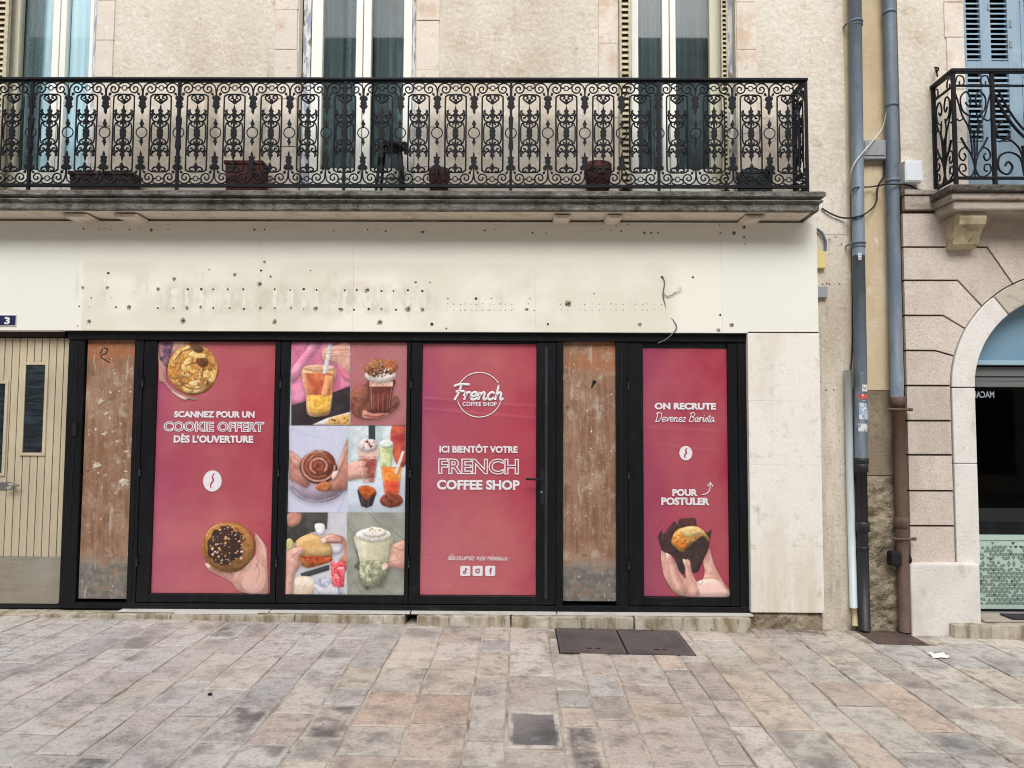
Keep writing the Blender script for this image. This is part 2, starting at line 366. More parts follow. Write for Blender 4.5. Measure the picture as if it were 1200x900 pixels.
m_blue_shut = M('pale_blue_shutter_paint', (142, 165, 182), .6, [L_((122, 148, 168), (16, 16, 2), (.46, .66), .7, d=5), L_((166, 188, 204), 5, (.55, .7), .6), L_((110, 108, 104), (24, 24, 12), (.66, .72), .6, d=7)], (30, .1, .004))
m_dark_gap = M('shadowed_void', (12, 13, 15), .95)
m_curt_blue = M('pale_blue_sheer', (228, 248, 254), .9, [L_((184, 212, 234), (9, 9, .2), (.45, .62), .8)])
m_curt_grey = M('grey_lace_sheer', (96, 112, 116), .9, [L_((126, 142, 144), (50, 50, 50), (.5, .6), .8), L_((66, 82, 88), (14, 14, .3), (.45, .62), .8)])
m_curt_green = M('dark_green_sheer', (80, 92, 96), .9, [L_((124, 138, 142), (7, 7, .15), (.5, .66), .8), L_((54, 64, 70), 1.2, (.45, .6), .7)])
g_win = glass('window_glass', (246, 250, 250), .045, .02)
g_shop = glass('dark_shop_glass', (120, 122, 126), .035, .02)
m_pipe = M('grey_painted_zinc', (100, 112, 124), .55, [L_((118, 130, 142), (14, 14, 3), (.48, .64), .7, d=5), L_((74, 82, 92), (22, 22, 6), (.58, .7), .7, d=6), L_((170, 172, 172), (40, 40, 22), (.67, .72), .8, d=6)], (30, .08, .004))
m_pipe_dark = M('scuffed_zinc', (94, 105, 116), .55, [L_((76, 85, 94), (14, 14, 3), (.48, .68), .6, d=6, o=8), L_((112, 124, 136), (14, 14, 5), (.48, .64), .6), L_((62, 68, 74), (8, 8, 3), (.46, .66), .7, d=6, m=[(2, 2.4, 1.9)]), L_((196, 200, 204), (50, 50, 34), (.64, .69), .85, d=6, m=[(2, 2.25, 2.1), (2, 1.4, 1.6)])], (30, .08, .004))
m_cast = M('black_cast_iron', (27, 28, 31), .5, [L_((46, 46, 48), (20, 20, 8), (.54, .7), .7)], (40, .15, .004))
m_rust = M('brown_rusted_pipe', (96, 76, 64), .7, [L_((74, 58, 50), (16, 16, 4), (.46, .64), .8, d=6), L_((130, 84, 56), (20, 20, 6), (.5, .64), .8, d=6, m=[(2, 1.4, 1.75)])], (36, .25, .005))
m_conduit = M('white_plastic_conduit', (196, 206, 208), .45, [L_((178, 186, 188), (9, 9, 2), (.5, .7), .6)])
m_greybox = M('grey_plastic_box', (142, 144, 148), .6, [L_((120, 122, 124), 12, (.5, .68), .6)])
m_whitebox = M('white_plastic_box', (216, 222, 226), .45)
m_yellow = M('yellowed_plastic', (214, 196, 132), .6)
m_cable = M('black_cable', (26, 26, 28), .6)
m_cable_w = M('white_cable', (206, 202, 192), .6)
m_wire = M('grey_wire', (104, 100, 100), .6)
m_pink_stone = M('pink_dressed_stone', (204, 192, 181), .9, [
    L_((180, 164, 151), (3, 3, 1.4), (.44, .66), .8, d=6), L_((204, 192, 182), 2.2, (.52, .7), .7), L_((168, 148, 132), (14, 14, 5), (.62, .74), .5, d=7),
    L_((170, 154, 138), (60, 60, 50), (.52, .68), .6), L_((216, 206, 196), 46, (.54, .68), .6, o=13), L_((160, 146, 130), (1.5, 1.5, .6), (.54, .72), .6, d=8, o=14)], (60, .6, .012))
m_joint = M('brown_joint', (92, 70, 58), .95)
m_jamb = M('pitted_white_limestone', (222, 218, 212), .85, [
    L_((208, 202, 194), 3, (.44, .64), .8), L_((170, 164, 156), (34, 34, 44), (.6, .68), .7, d=6), L_((190, 172, 146), (6, 6, 3), (.6, .72), .6, d=6),
    L_((150, 142, 132), (60, 60, 60), (.63, .7), .75, d=5, m=[(2, 1.1, .7), (2, .5, .62)])], (60, .5, .008))
m_arch_old = M('weathered_arch_stone', (186, 176, 162), .9, [L_((150, 140, 126), (8, 8, 14), (.5, .66), .8, d=7), L_((208, 200, 188), 5, (.54, .68), .7)], (50, .5, .008))
m_cornice = M('grey_cornice_stone', (172, 160, 148), .9, [L_((136, 126, 116), (4, 4, 20), (.48, .64), .8, d=6), L_((196, 186, 174), 4, (.54, .7), .7), L_((90, 84, 66), (8, 8, 26), (.58, .68), .7, d=6)], (40, .4, .008))
m_bracket = M('yellowish_bracket_stone', (190, 176, 146), .9, [L_((150, 134, 104), 9, (.48, .64), .8, d=6), L_((96, 88, 74), 14, (.6, .7), .8, d=6)], (40, .5, .01))
m_valance = M('blue_grey_valance', (112, 146, 166), .6, [L_((104, 138, 160), 2, (.45, .65), .7)])
m_rail_grey = M('grey_shutter_case', (104, 104, 104), .6)
m_pale_blue = M('pale_blue_metal', (150, 178, 194), .5)
m_film = M('pale_green_film', (176, 198, 186), .45, [L_((160, 184, 172), (1, 1, 5), (.45, .65), .7)])
m_tri = M('grey_triangle_print', (108, 122, 112), .5)
m_tri_dark = M('dark_triangle_print', (58, 66, 62), .5)
m_greybase = M('grey_metal_base', (140, 142, 146), .5)
m_mat = M('dark_doormat', (46, 44, 46), .95, (), (90, .6, .008))
m_terra = M('terracotta', (86, 44, 38), .85, [L_((64, 34, 30), 12, (.48, .64), .7)])
m_brownpot = M('brown_plastic_planter', (62, 38, 35), .6)
m_greenpot = M('dark_green_planter', (30, 42, 40), .5)
m_soil = M('potting_soil', (44, 34, 26), .95, (), (60, .8, .01))
m_plate = M('cast_cover_plate', (98, 90, 88), .6, [L_((80, 73, 72), 3, (.45, .64), .8), L_((112, 100, 96), (8, 8, 8), (.58, .7), .6, d=6)], (90, .7, .006))
m_grate = M("rusty_grate", (100, 84, 76), .8, [L_((70, 54, 48), 10, (.48, .64), .8)], (60, .3, .004))
m_paper = M('white_paper', (232, 230, 226), .8)
m_enamel = M('blue_enamel', (28, 36, 72), .3, coat=.5)
m_enamel_w = M('white_enamel', (222, 222, 224), .35)
m_pave = M('worn_paving_stone', (150, 140, 130), .6, [
    L_((196, 188, 176), (3, 3, 3), (.5, .7), .35, d=7), L_((114, 107, 102), (4, 4, 4), (.5, .7), .7, d=8),
    L_((170, 132, 104), (5, 5, 5), (.58, .72), .4, d=6), L_((210, 203, 193), (42, 42, 42), (.52, .68), .5, d=6),
    L_((104, 98, 93), (46, 46, 46), (.54, .7), .6, d=7, o=5), L_((120, 111, 103), (12, 12, 12), (.5, .68), .65, d=8, o=6), L_((86, 78, 68), (9, 9, 9), (.44, .62), .75, d=7, o=9, m=[(1, -.16, -.02)]), L_((74, 76, 84), (9, 9, 9), (.2, .42), .86, d=9, o=3, m=[('alpha', .65, 1)]), L_((88, 86, 86), (5, 5, 5), (.44, .6), .85, d=9, o=23, m=[('alpha', 0, .55)]),
    L_((214, 206, 194), (1.2, 1.2, 1.2), (.5, .75), .35, d=5, o=8)], (48, .8, .012), attr=True)
m_sand = M('sandy_joint', (188, 180, 166), .95, [L_((120, 108, 92), (3, 3, 3), (.45, .62), .8, d=6), L_((74, 66, 58), (7, 7, 7), (.5, .62), .85, d=6, m=[(0, .9, 2.2)]), L_((84, 78, 68), (9, 9, 9), (.6, .7), .7, d=6)], (60, .5, .006))
m_ground = M('worn_ground_stone', (130, 122, 114), .9, [L_((110, 102, 96), 2, (.45, .65), .8)])
m_opp = M('opposite_render', (172, 160, 142), .9, [L_((150, 138, 120), 2, (.45, .65), .8)])
m_opp_glass = M('opposite_window', (40, 46, 52), .1, coat=.4)

# ---------------------------------------------------------------- ground and paving
YW = 0.06                                    # plane of the rendered wall; the fascia stands on y=0
mb = MB()
for (xa, xb, ya, yb) in [(-150, 150, -150, 150)]:
    mb.add([(xa, ya, gz(xa) - .06), (xb, ya, gz(xb) - .06), (xb, yb, gz(xb) - .06), (xa, yb, gz(xa) - .06)], [(0, 1, 2, 3)], m_ground)
mb.build('street_ground', kind='structure')

lane_px = [72, 127, 198, 262, 325, 383, 460, 540, 592, 665, 713, 767, 844, 888, 934, 1010, 1063, 1134]
lanes = [G(p, 900).x for p in lane_px]
rl = random.Random(3)
while lanes[0] > -8.5: lanes.insert(0, lanes[0] - rl.uniform(.2, .34))
while lanes[-1] < 9: lanes.append(lanes[-1] + rl.uniform(.22, .36))
COLS = [(163, 157, 151)] * 4 + [(168, 155, 147)] * 4 + [(172, 161, 147)] * 3 + [(156, 153, 152)] * 3 + [(169, 149, 134)] * 1 + [(178, 171, 162)] * 3 + [(160, 146, 138)] * 2
darks = [G(*p) for p in [(626, 855), (690, 890), (300, 887), (122, 890), (403, 832), (288, 829)]]
oranges = [G(*p) for p in [(445, 848), (322, 862), (505, 880), (420, 893), (765, 835), (885, 838), (930, 850), (1080, 830), (880, 800), (980, 800), (550, 823)]]
plates = [G(650, 734), G(790, 735), G(814, 765), G(652, 765)]
PX0, PX1 = G(650.5, 734).x, G(790, 735).x; PY0, PY1 = G(652, 764.5).y, G(700, 734).y
GX0, GX1 = G(1002, 738).x, G(1056, 738).x; GY0, GY1 = G(1050, 755).y, G(1030, 738).y
pv = MB(); cols = []
for a, b in zip(lanes, lanes[1:]):
    y = -8.6 + rl.uniform(-.4, 0); end = .2
    while y < end - .08:
        ln = rl.choice([.26, .34, .42, .5, .58, .66, .34, .42]) * rl.uniform(.85, 1.15)
        y2 = min(y + ln, end)
        if end - y2 < .14: y2 = end
        g = rl.uniform(.004, .0085)
        x0, x1, ya, yb = a + g, b - g, y + g, y2 - g
        for (q0, q1, r0, r1) in ((PX0, PX1, PY0, PY1), (GX0, GX1, GY0, GY1)):   # cut back round the covers
            if x1 > q0 and x0 < q1 and yb > r0 and ya < r1:
                if ya < r0 - .06: yb = min(yb, r0 - .008)
                elif yb > r1 + .06: ya = max(ya, r1 + .008)
                elif x0 < q0 - .05: x1 = q0 - .008
                elif x1 > q1 + .05: x0 = q1 + .008
                else: x1 = x0
        cx, cy = (a + b) / 2, (y + y2) / 2
        if x1 - x0 > .03 and yb - ya > .03:
            dz = rl.uniform(-.004, .002); tx, ty = rl.uniform(-.006, .006), rl.uniform(-.004, .004); e = .007
            def zz(x, yy): return gz(x) + dz + tx * (x - cx) + ty * (yy - cy)
            jj = lambda: rl.uniform(-.005, .005)
            o4 = [(x0 + jj(), ya + jj()), (x1 + jj(), ya + jj()), (x1 + jj(), yb + jj()), (x0 + jj(), yb + jj())]
            i4 = [(x0 + e, ya + e), (x1 - e, ya + e), (x1 - e, yb - e), (x0 + e, yb - e)]
            vs = [(u, v, zz(u, v) - .02) for u, v in o4] + [(u, v, zz(u, v) - .0045) for u, v in o4] + [(u, v, zz(u, v)) for u, v in i4]
            e2 = min(.035, (x1 - x0) * .2); m4 = [(x0 + e2, ya + e2), (x1 - e2, ya + e2), (x1 - e2, yb - e2), (x0 + e2, yb - e2)]
            vs += [(u, v, zz(u, v)) for u, v in m4]
            fs = [(12, 13, 14, 15)] + [(8 + k, 8 + (k + 1) % 4, 12 + (k + 1) % 4, 12 + k) for k in range(4)] + [(k, (k + 1) % 4, 4 + (k + 1) % 4, 4 + k) for k in range(4)] + [(4 + k, 4 + (k + 1) % 4, 8 + (k + 1) % 4, 8 + k) for k in range(4)]
            pv.add(vs, fs, m_pave)
            inside = lambda p: a < p.x < b and y < p.y < y2
            c = rl.choice(COLS); st = 0.0
            if any(inside(p) for p in oranges): c = rl.choice([(170, 144, 126), (166, 146, 134), (174, 154, 134)])
            if inside(darks[0]): st = 1.0
            elif any(inside(p) for p in darks[1:]): st = .55
            elif rl.random() < .10: st = rl.uniform(.08, .4)
            q_ = .34 if cx > -1 else .5; c = tuple((1 - q_) * u + q_ * v for u, v in zip(c, (166, 159, 151) if cx > -1 else (158, 159, 161)))
            k = rl.uniform(1.06, 1.22); l4 = lin(tuple(min(255, u * k) for u in c)); cols.append((l4, st))
        y = y2
po = pv.build('pavement', kind='structure')
at = po.data.color_attributes.new('Col', 'FLOAT_COLOR', 'CORNER')
buf = []
for l4, st in cols:                          # 13 quads a slab: centre, rim, sides; a stain fades out on the rim
    c0 = [l4[0], l4[1], l4[2], 0.0]; c1 = [l4[0], l4[1], l4[2], st]
    buf += c1 * 4 + (c0 + c0 + c1 + c1) * 4 + c0 * 32
at.data.foreach_set('color', buf)
mb = MB(); xa, xb = lanes[0], lanes[-1]
mb.add([(xa, -8.8, gz(xa) - .0085), (xb, -8.8, gz(xb) - .0085), (xb, .22, gz(xb) - .0085), (xa, .22, gz(xa) - .0085)], [(0, 1, 2, 3)], m_sand)
mb.build('pavement_bed', kind='structure')
mb = MB(); mb.add([(PX0 - .006, PY0 - .006, gz(PX0) - .004), (PX1 + .006, PY0 - .006, gz(PX1) - .004), (PX1 + .006, PY1 + .006, gz(PX1) - .004), (PX0 - .006, PY1 + .006, gz(PX0) - .004)], [(0, 1, 2, 3)], m_black_matt); mb.build('pavement_pit', kind='structure')

# ---------------------------------------------------------------- the town house
ZF = Z(600, 223, -.3)                        # balcony floor
ZT = 7.4; XL = -7.6
XP = X(1056, 250, YW)                        # end of this house's wall, at the neighbour
X957, X967 = X(957, 300, 0), X(967, 700, 0)
house = thing('town_house', (0, YW, 0), 'cream rendered town house above the vacant shop with three tall white windows', 'building')
# window openings on the wall plane
OPEN = [(X(-60, 60, YW), X(112, 60, YW)), (X(350, 60, YW), X(487, 60, YW)), (X(725, 60, YW), X(862, 60, YW))]
ZO = 6.2
mb = MB()
edges = [XL] + [e for o in OPEN for e in o] + [X(996, 400, YW) - .001]
for i in range(0, len(edges), 2): mb.box(edges[i], edges[i + 1], YW, YW + .34, ZF - .25, ZT, m_render)
for a, b in OPEN: mb.box(a, b, YW, YW + .34, ZO, ZT, m_render)
mb.box(XL, X(950, 250, YW), YW, YW + .34, Z(600, 300, YW), ZF - .25, m_render)
mb.build('wall', house)
mb = MB(); mb.box(X(950, 400, YW), X(996, 400, YW), YW + .002, YW + .34, -.2, ZF - .25, m_render_low); mb.build('stained_wall', house)
xo0, xo1 = X(996, 400, YW), X(1058, 400, YW)
zc, zr = Z(1030, 457, YW), Z(1030, 557, YW)
mb = MB(); mb.box(xo0, xo1, YW, YW + .34, zc, ZT, m_ochre); mb.build('ochre_wall', house)
mb = MB(); mb.box(xo0, xo1, YW + .004, YW + .34, zr, zc, m_cement); mb.build('cement_patch', house)
def rubble(name, x0, x1, z0, z1, yf, m, parent, cell=.022, amp=.03, seed=1):
    from mathutils import noise
    nx, nz = max(3, int((x1 - x0) / cell)), max(3, int((z1 - z0) / cell)); vs = []; fs = []
    for j in range(nz + 1):
        for i in range(nx + 1):
            x = x0 + (x1 - x0) * i / nx; z = z0 + (z1 - z0) * j / nz
            q = Vector((x * 6.5 + seed, z * 9 + .25 * math.sin(x * 14), seed))
            dv = noise.voronoi(q)[0]; ed = min(1, (dv[1] - dv[0]) * 3.2)
            d = amp * (.75 * ed + .5 * noise.fractal(Vector((x * 16, z * 22, seed)), 1, 2, 4))
            if i in (0, nx) or j in (0, nz): d = -.02
            vs.append((x, yf - d, z))
    for j in range(nz):
        for i in range(nx):
            a = j * (nx + 1) + i; fs.append((a, a + 1, a + nx + 2, a + nx + 1))
    b_ = MB(); b_.add(vs, fs, m, True); b_.box(x0, x1, yf + .03, yf + .32, z0, z1, m); return b_.build(name, parent)
rubble('exposed_rubble', xo0, xo1, -.1, zr, YW, m_rubble, house)
XS = X(881, 700, 0)
rubble('plinth', XS + .002, X967 - .005, -.12, Z(920, 718, 0), .03, m_rubble, house, amp=.025, seed=4)
# body that closes the house behind its openings
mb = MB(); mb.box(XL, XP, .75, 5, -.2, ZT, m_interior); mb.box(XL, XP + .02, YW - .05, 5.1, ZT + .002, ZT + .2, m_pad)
mb.box(XL - .2, XL - .002, YW, 5, -.2, ZT, m_render); mb.build('rear_wall', house)
# dressed stone round the windows
def surround(x0, x1, seed):
    r = random.Random(seed); b_ = MB(); z = ZF - .2
    while z < ZO + .2:
        h = r.uniform(.3, .52); d = r.uniform(-.003, .003)
        b_.box(x0 + r.uniform(0, .006), x1 - r.uniform(0, .012), YW - .014 + d, YW + .2, z + .002, z + h - .002, m_surround); z += h
    b_.build('window_surround', house, bevel=.004)
for k, (a, b) in enumerate([(112.5, 134), (322, 349.5), (487.5, 516), (701, 724.5), (862.5, 887)]):
    surround(X(a, 60, YW), X(b, 60, YW), 20 + k)
# pilaster to the right of the shopfront
mb = MB()
zj = [Z(920, 718, 0), Z(920, 640, 0), Z(920, 545, 0), Z(920, 470, 0), Z(920, 388.5, 0)]
xa = X(876.5, 550, 0)
for a, b in zip(zj, zj[1:]): mb.box(xa + .012, (X957 + X967) / 2, 0, YW + .3, a + .0006, b - .0006, m_pilaster)
mb.build('pilaster', house, bevel=.002)
mb = MB(); mb.box(XL, -5.6, 0.001, YW + .3, -.1, Z(40, 388.6, 0) - .001, m_pilaster); mb.build('pilaster', house, bevel=.002)

# windows of the upper floor
YG = .17
def vbar(b_, p0, p1, z0, z1, y, d, m): b_.box(X(p0, 50, y), X(p1, 50, y), y, y + d, z0, z1, m)
def folds(x0, x1, z0, z1, y, m, amp=.018, wave=.075, seed=0):
    r = random.Random(seed); n = max(8, int((x1 - x0) / .012)); vs = []; ph = r.uniform(0, 6)
    for i in range(n + 1):
        x = x0 + (x1 - x0) * i / n; yy = y + amp * math.sin(x / wave * 6.28 + ph) + .4 * amp * math.sin(x / wave * 14.1 + ph * 2)
        vs += [(x, yy, z0), (x, yy + .01, z1)]
    b_ = MB(); b_.add(vs, [(2 * i, 2 * i + 2, 2 * i + 3, 2 * i + 1) for i in range(n)], m, True); return b_
def louvers(b_, x0, x1, z0, z1, y, m, pitch=.042, frame=.02, gapm=None):
    b_.box(x0, x0 + frame, y, y + .035, z0, z1, m); b_.box(x1 - frame, x1, y, y + .035, z0, z1, m)
    z = z0 + .03
    while z < z1 - .03:
        b_.add([(x0 + frame, y + .003, z), (x1 - frame, y + .003, z), (x1 - frame, y + .03, z + pitch * .8), (x0 + frame, y + .03, z + pitch * .8),
                (x0 + frame, y + .003, z + .008), (x1 - frame, y + .003, z + .008), (x1 - frame, y + .03, z + pitch * .8 + .008), (x0 + frame, y + .03, z + pitch * .8 + .008)],
               [(0, 1, 5, 4), (4, 5, 6, 7), (3, 2, 1, 0), (7, 6, 2, 3)], m); z += pitch
    if gapm: b_.box(x0 + .002, x1 - .002, y + .036, y + .045, z0, z1, gapm)
def french_window(frames, panes, curtains, panel_px, shutters, seed, label):
    wroot = bpy.data.objects.new('window', None); COL.objects.link(wroot); wroot.parent = house
    wroot.empty_display_size = .1; wroot['label'] = label
    x_mid = X((panes[0][0] + panes[-1][1]) / 2, 60, YG); wroot.location = Vector((x_mid, YG, ZF)) - WORLD[house.name]
    WORLD[wroot.name] = Vector((x_mid, YG, ZF))
    z1 = ZO - .05; zp = Z(panes[0][1], panel_px, YG)
    f = MB()
    for (a, b, mm) in frames: vbar(f, a, b, ZF + .01, z1, YG - .015, .07, mm)
    pa, pb = X(panes[0][0] - 6, 60, YG), X(panes[-1][1] + 6, 60, YG)
    f.box(pa, pb, YG - .004, YG + .05, z1, z1 + .08, m_white_paint)
    f.build('frame', wroot, bevel=.006)
    for k, (a, b) in enumerate(panes):
        xa_, xb_ = X(a, 60, YG), X(b, 60, YG)
        g = MB(); g.box(xa_ - .004, xb_ + .004, YG + .015, YG + .021, zp, z1, g_win); g.build('pane', wroot)
        p_ = MB(); p_.box(xa_ - .004, xb_ + .004, YG - .002, YG + .045, ZF + .03, zp - .002, m_white_paint)
        p_.box(xa_ + .05, xb_ - .05, YG - .012, YG - .0025, ZF + .09, zp - .06, m_white_paint); p_.build('lower_panel', wroot, bevel=.006)
    for k, (a, b, mm, y) in enumerate(curtains):
        folds(X(a, 60, YG), X(b, 60, YG), zp, z1, y, mm, seed=seed + k).build('curtain', wroot)
    for (a, b, y, mm, pitch, edge) in shutters:
        s_ = MB(); louvers(s_, X(a, 60, y), X(b, 60, y), ZF + .12, z1, y, mm, pitch, edge, m_louver_gap); s_.build('shutter', wroot)
french_window([(9, 22, m_cream_paint), (61, 69, m_white_paint), (70, 77, m_white_paint), (104.5, 109, m_white_paint), (109.2, 112.5, m_peeled)], [(22, 61), (79, 104)],
              [(22, 44, m_curt_grey, YG + .05), (38, 62, m_curt_blue, YG + .085), (79, 105, m_curt_blue, YG + .05)], 199,
              [(-12, 8, YG - .12, m_louver, .05, .03)], 1, 'window with pale blue sheer curtains')
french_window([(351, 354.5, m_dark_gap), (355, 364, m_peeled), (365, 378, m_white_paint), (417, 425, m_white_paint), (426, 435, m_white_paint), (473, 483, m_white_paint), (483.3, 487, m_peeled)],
              [(378, 417), (435, 473)], [(378, 400, m_curt_green, YG + .07), (396, 417, m_curt_grey, YG + .12), (435, 473, m_curt_green, YG + .08)], 197, [], 5, 'window with dark glass and peeling frame edges')
french_window([(739.5, 748, m_white_paint), (776, 784, m_white_paint), (785, 792, m_white_paint), (831.5, 845, m_cream_paint), (853, 862, m_peeled)],
              [(748, 776), (792, 831.5)], [(748, 776, m_curt_green, YG + .07), (792, 832, m_curt_green, YG + .09)], 198,
              [(726, 739.5, YG - .15, m_louver, .05, .02), (845.5, 853, YG - .13, m_louver, .04, .012)], 9, 'window between folded louvred shutters')

# ---------------------------------------------------------------- long balcony
bal = thing('balcony', (0, YW, ZF), 'long mossy stone balcony with ornate black iron railing above the cream fascia', 'balcony')
def sweep_profile(name, prof, xr, parent, m, xl=XL, seed=0, ends=True, step=.05):
    """prof: (outward distance from the wall plane, z); runs along the facade and returns to the wall at xr"""
    from mathutils import noise
    b_ = MB(); k = len(prof); pts = []
    n = int((xr - xl) / step)
    for i in range(n + 1): pts.append(('f', xl + (xr - xl) * i / n if i < n else None))
    rows = []
    dmax = max(p[0] for p in prof)
    for t, x in pts:
        row = []
        for (d, z) in prof:
            xx = x if x is not None else xr - dmax + d
            if x is not None: xx = min(x, xr - dmax + d)
            e = .006 * noise.noise(Vector((xx * 9, z * 30, seed))) + .004 * noise.noise(Vector((xx * 30, z * 60, seed)))
            row.append((xx, YW - d + e, z + e * .6))
        rows.append(row)
    for s_ in range(1, 9):
        t = s_ / 8
        rows.append([(xr - dmax + d + .004 * noise.noise(Vector((t * 9, z * 30, 3))), YW - d * (1 - t) + .003 * t, z) for (d, z) in prof])
    vs = [p for r in rows for p in r]; fs = []
    for i in range(len(rows) - 1):
        for j in range(k - 1): fs.append((i * k + j, i * k + j + 1, (i + 1) * k + j + 1, (i + 1) * k + j))
    b_.add(vs, fs, m); b_.add([(p[0], p[1], p[2]) for p in rows[0]], [tuple(range(k))], m)
    return b_.build(name, parent)
D = YW + .3
zt, zb = ZF, Z(600, 245, -.3)
hh = zt - zb
XR = X(968, 228, -.3)
sweep_profile('slab', [(0, zt), (D - .012, zt), (D, zt - .012), (D, zt - hh * .27), (D - .008, zt - hh * .31), (D - .034, zt - hh * .34), (D - .036, zt - hh * .41), (D - .018, zt - hh * .44), (D - .014, zt - hh * .5), (D - .022, zt - hh * .56),
                       (D - .04, zt - hh * .6), (D - .04, zb + .008), (D - .046, zb), (D - .1, zb + .004)], XR, bal, m_slab)
mb = MB(); mb.box(XL, XR - .09, YW - D + .085, YW - .001, zb + .001, zb + .03, m_pad); mb.build('soffit', bal)
for a, b in [(79, 109), (139, 167), (648, 669), (709, 729), (869, 893)]:
    mb = MB(); xa_, xb_ = X(a, 252, -.1), X(b, 252, -.1)
    mb.prism([(xa_, zb - .012), (xb_, zb - .012), (xb_ - .03, zb - .04), (xa_ + .03, zb - .04)], -.19, .02, m_pad); mb.build('soffit_pad', bal, bevel=.004)
YR = -.22
PXS = (945 - 36) / 21
def rx(k): return X(36 + k * PXS, 155, YR)
W0 = rx(10) - rx(9)
zR0, zR1 = Z(500, 217, YR), Z(500, 96, YR)
HH = zR1 - zR0
def railing_panel():
    b_ = MB(); c = lambda x, y, dx=0: ((x - 62) / 256 * W0, dx, (810 - y) / 720 * HH)
    m = m_iron
    def tb(pts, r=.0042, n=5, sm=3, mirror=True):
        for q in ((pts, [(380 - x, y) for x, y in pts]) if mirror else (pts,)):
            b_.tube([c(x, y) for x, y in (smooth_pts(q, sm) if sm > 1 else q)], r * 1.45, m, n)
    def pr(half, cx=190, t=.007):
        half = [(cx + (x - cx) * (.8 if cx == 62 else 1), y) for x, y in half]; full = half + [(2 * cx - x, y) for x, y in half[::-1]]
        q = [c(x, y) for x, y in full]; b_.prism([(p[0], p[2]) for p in q], -t, t, m)
    def leaf(x, y, a, l=26, wd=9):
        for sx in (1, -1):
            q = []
            for u, v in ((0, -.3), (.35, -1), (.7, -.6), (1, 0), (.7, .6), (.35, 1), (0, .3)):
                xx = x + l * u * math.cos(a) - wd * v * math.sin(a); yy = y + l * u * math.sin(a) + wd * v * math.cos(a)
                q.append(c(xx if sx > 0 else 380 - xx, yy))
            b_.prism([(p[0], p[2]) for p in q], -.005, .005, m)
    tb([(190, 180), (142, 181), (124, 192), (118, 214), (118, 450), (118, 688), (124, 708), (142, 720), (190, 721)], .0046, 6)
    sp = [(62, 190), (68, 134), (88, 108), (116, 100), (144, 114), (152, 140), (140, 162), (116, 169), (98, 155), (97, 136), (112, 125), (127, 134), (122, 148)]
    tb(sp); tb([(x, 902 - y) for x, y in sp])
    tb([(146, 118), (160, 132), (172, 135)]); tb([(146, 784), (160, 770), (172, 767)])
    tb([(90, 108), (110, 94), (135, 92)]); tb([(150, 112), (168, 100), (190, 96)]); tb([(90, 794), (110, 808), (135, 810)]); tb([(150, 790), (168, 802), (190, 806)])
    for yy in (135, 767): b_.ring(c(190, yy), 17 / 256 * W0, .0042, m, 12, 5)
    for cx in (62,):
        b_.ring(c(cx, 447), 38 / 256 * W0, .0046, m, 18, 5)
        pr([(cx, 352), (cx + 8, 370), (cx + 19, 386), (cx + 8, 395), (cx + 10, 404), (cx + 2, 412)], cx)
        pr([(cx + 2, 484), (cx + 10, 492), (cx + 8, 500), (cx + 17, 512), (cx + 7, 522), (cx, 542)], cx)
        pr([(cx + 4, 150), (cx + 6, 186), (cx + 14, 190), (cx + 12, 204), (cx + 30, 198), (cx + 36, 210), (cx + 20, 226), (cx + 28, 240), (cx + 24, 254), (cx + 36, 262), (cx + 22, 274), (cx + 10, 286), (cx + 12, 300), (cx, 320)], cx)
        pr([(cx, 576), (cx + 9, 600), (cx + 8, 612), (cx + 30, 616), (cx + 20, 632), (cx + 26, 650), (cx + 14, 664), (cx + 40, 682), (cx + 42, 698), (cx + 24, 704), (cx + 10, 692), (cx + 6, 712), (cx + 4, 756)], cx)
    tb([(190, 372), (152, 373), (136, 386), (130, 412), (130, 450), (130, 488), (136, 514), (152, 527), (190, 528)], .004)
    s1 = [(186, 425), (172, 408), (154, 398), (148, 382), (160, 370), (175, 378), (169, 391)]
    tb(s1, .0045); tb([(x, 900 - y) for x, y in s1], .0045)
    s2 = [(180, 366), (160, 372), (138, 360), (131, 336), (146, 320), (163, 330), (157, 344), (147, 340)]
    tb(s2, .0048); tb([(x, 900 - y) for x, y in s2], .0048)
    hp = [(134, 345), (128, 322), (136, 308), (150, 318)]
    tb(hp, .0045); tb([(x, 900 - y) for x, y in hp], .0045)
    for (lx, ly, la) in ((76, 192, 1.2), (76, 708, -1.2), (128, 306, -1.0), (128, 594, 1.0), (96, 168, 2.2), (96, 732, -2.2)): leaf(lx, ly, la)
    half = [(190, 254), (197, 284), (208, 294), (199, 310), (216, 322), (201, 340), (197, 352), (208, 364), (197, 382), (195, 404), (206, 422), (212, 438), (207, 450)]
    pr(half + [(x, 900 - y) for x, y in half[::-1]][1:])
    tb([(190, 244), (212, 228), (232, 210), (226, 190), (206, 190), (202, 206), (214, 208)], .005)
    pr([(198, 212), (202, 226), (196, 236), (190, 252)])
    tb([(192, 700), (214, 688), (234, 700), (228, 716), (210, 712)], .005)
    pr([(190, 652), (198, 670), (206, 684), (200, 700), (196, 716)])
    return b_
proto = railing_panel().build('railing_panel', bal)
base = Vector((0, 0, 0)); home = WORLD[bal.name]
first = True
spots = [k for k in range(-9, 21)]
for k in spots:
    loc = Vector((rx(k), YR, zR0))
    if first: proto.location = loc - home + WORLD[bal.name]; proto.location = loc; first = False
    else: copy_to(proto, bal, loc)
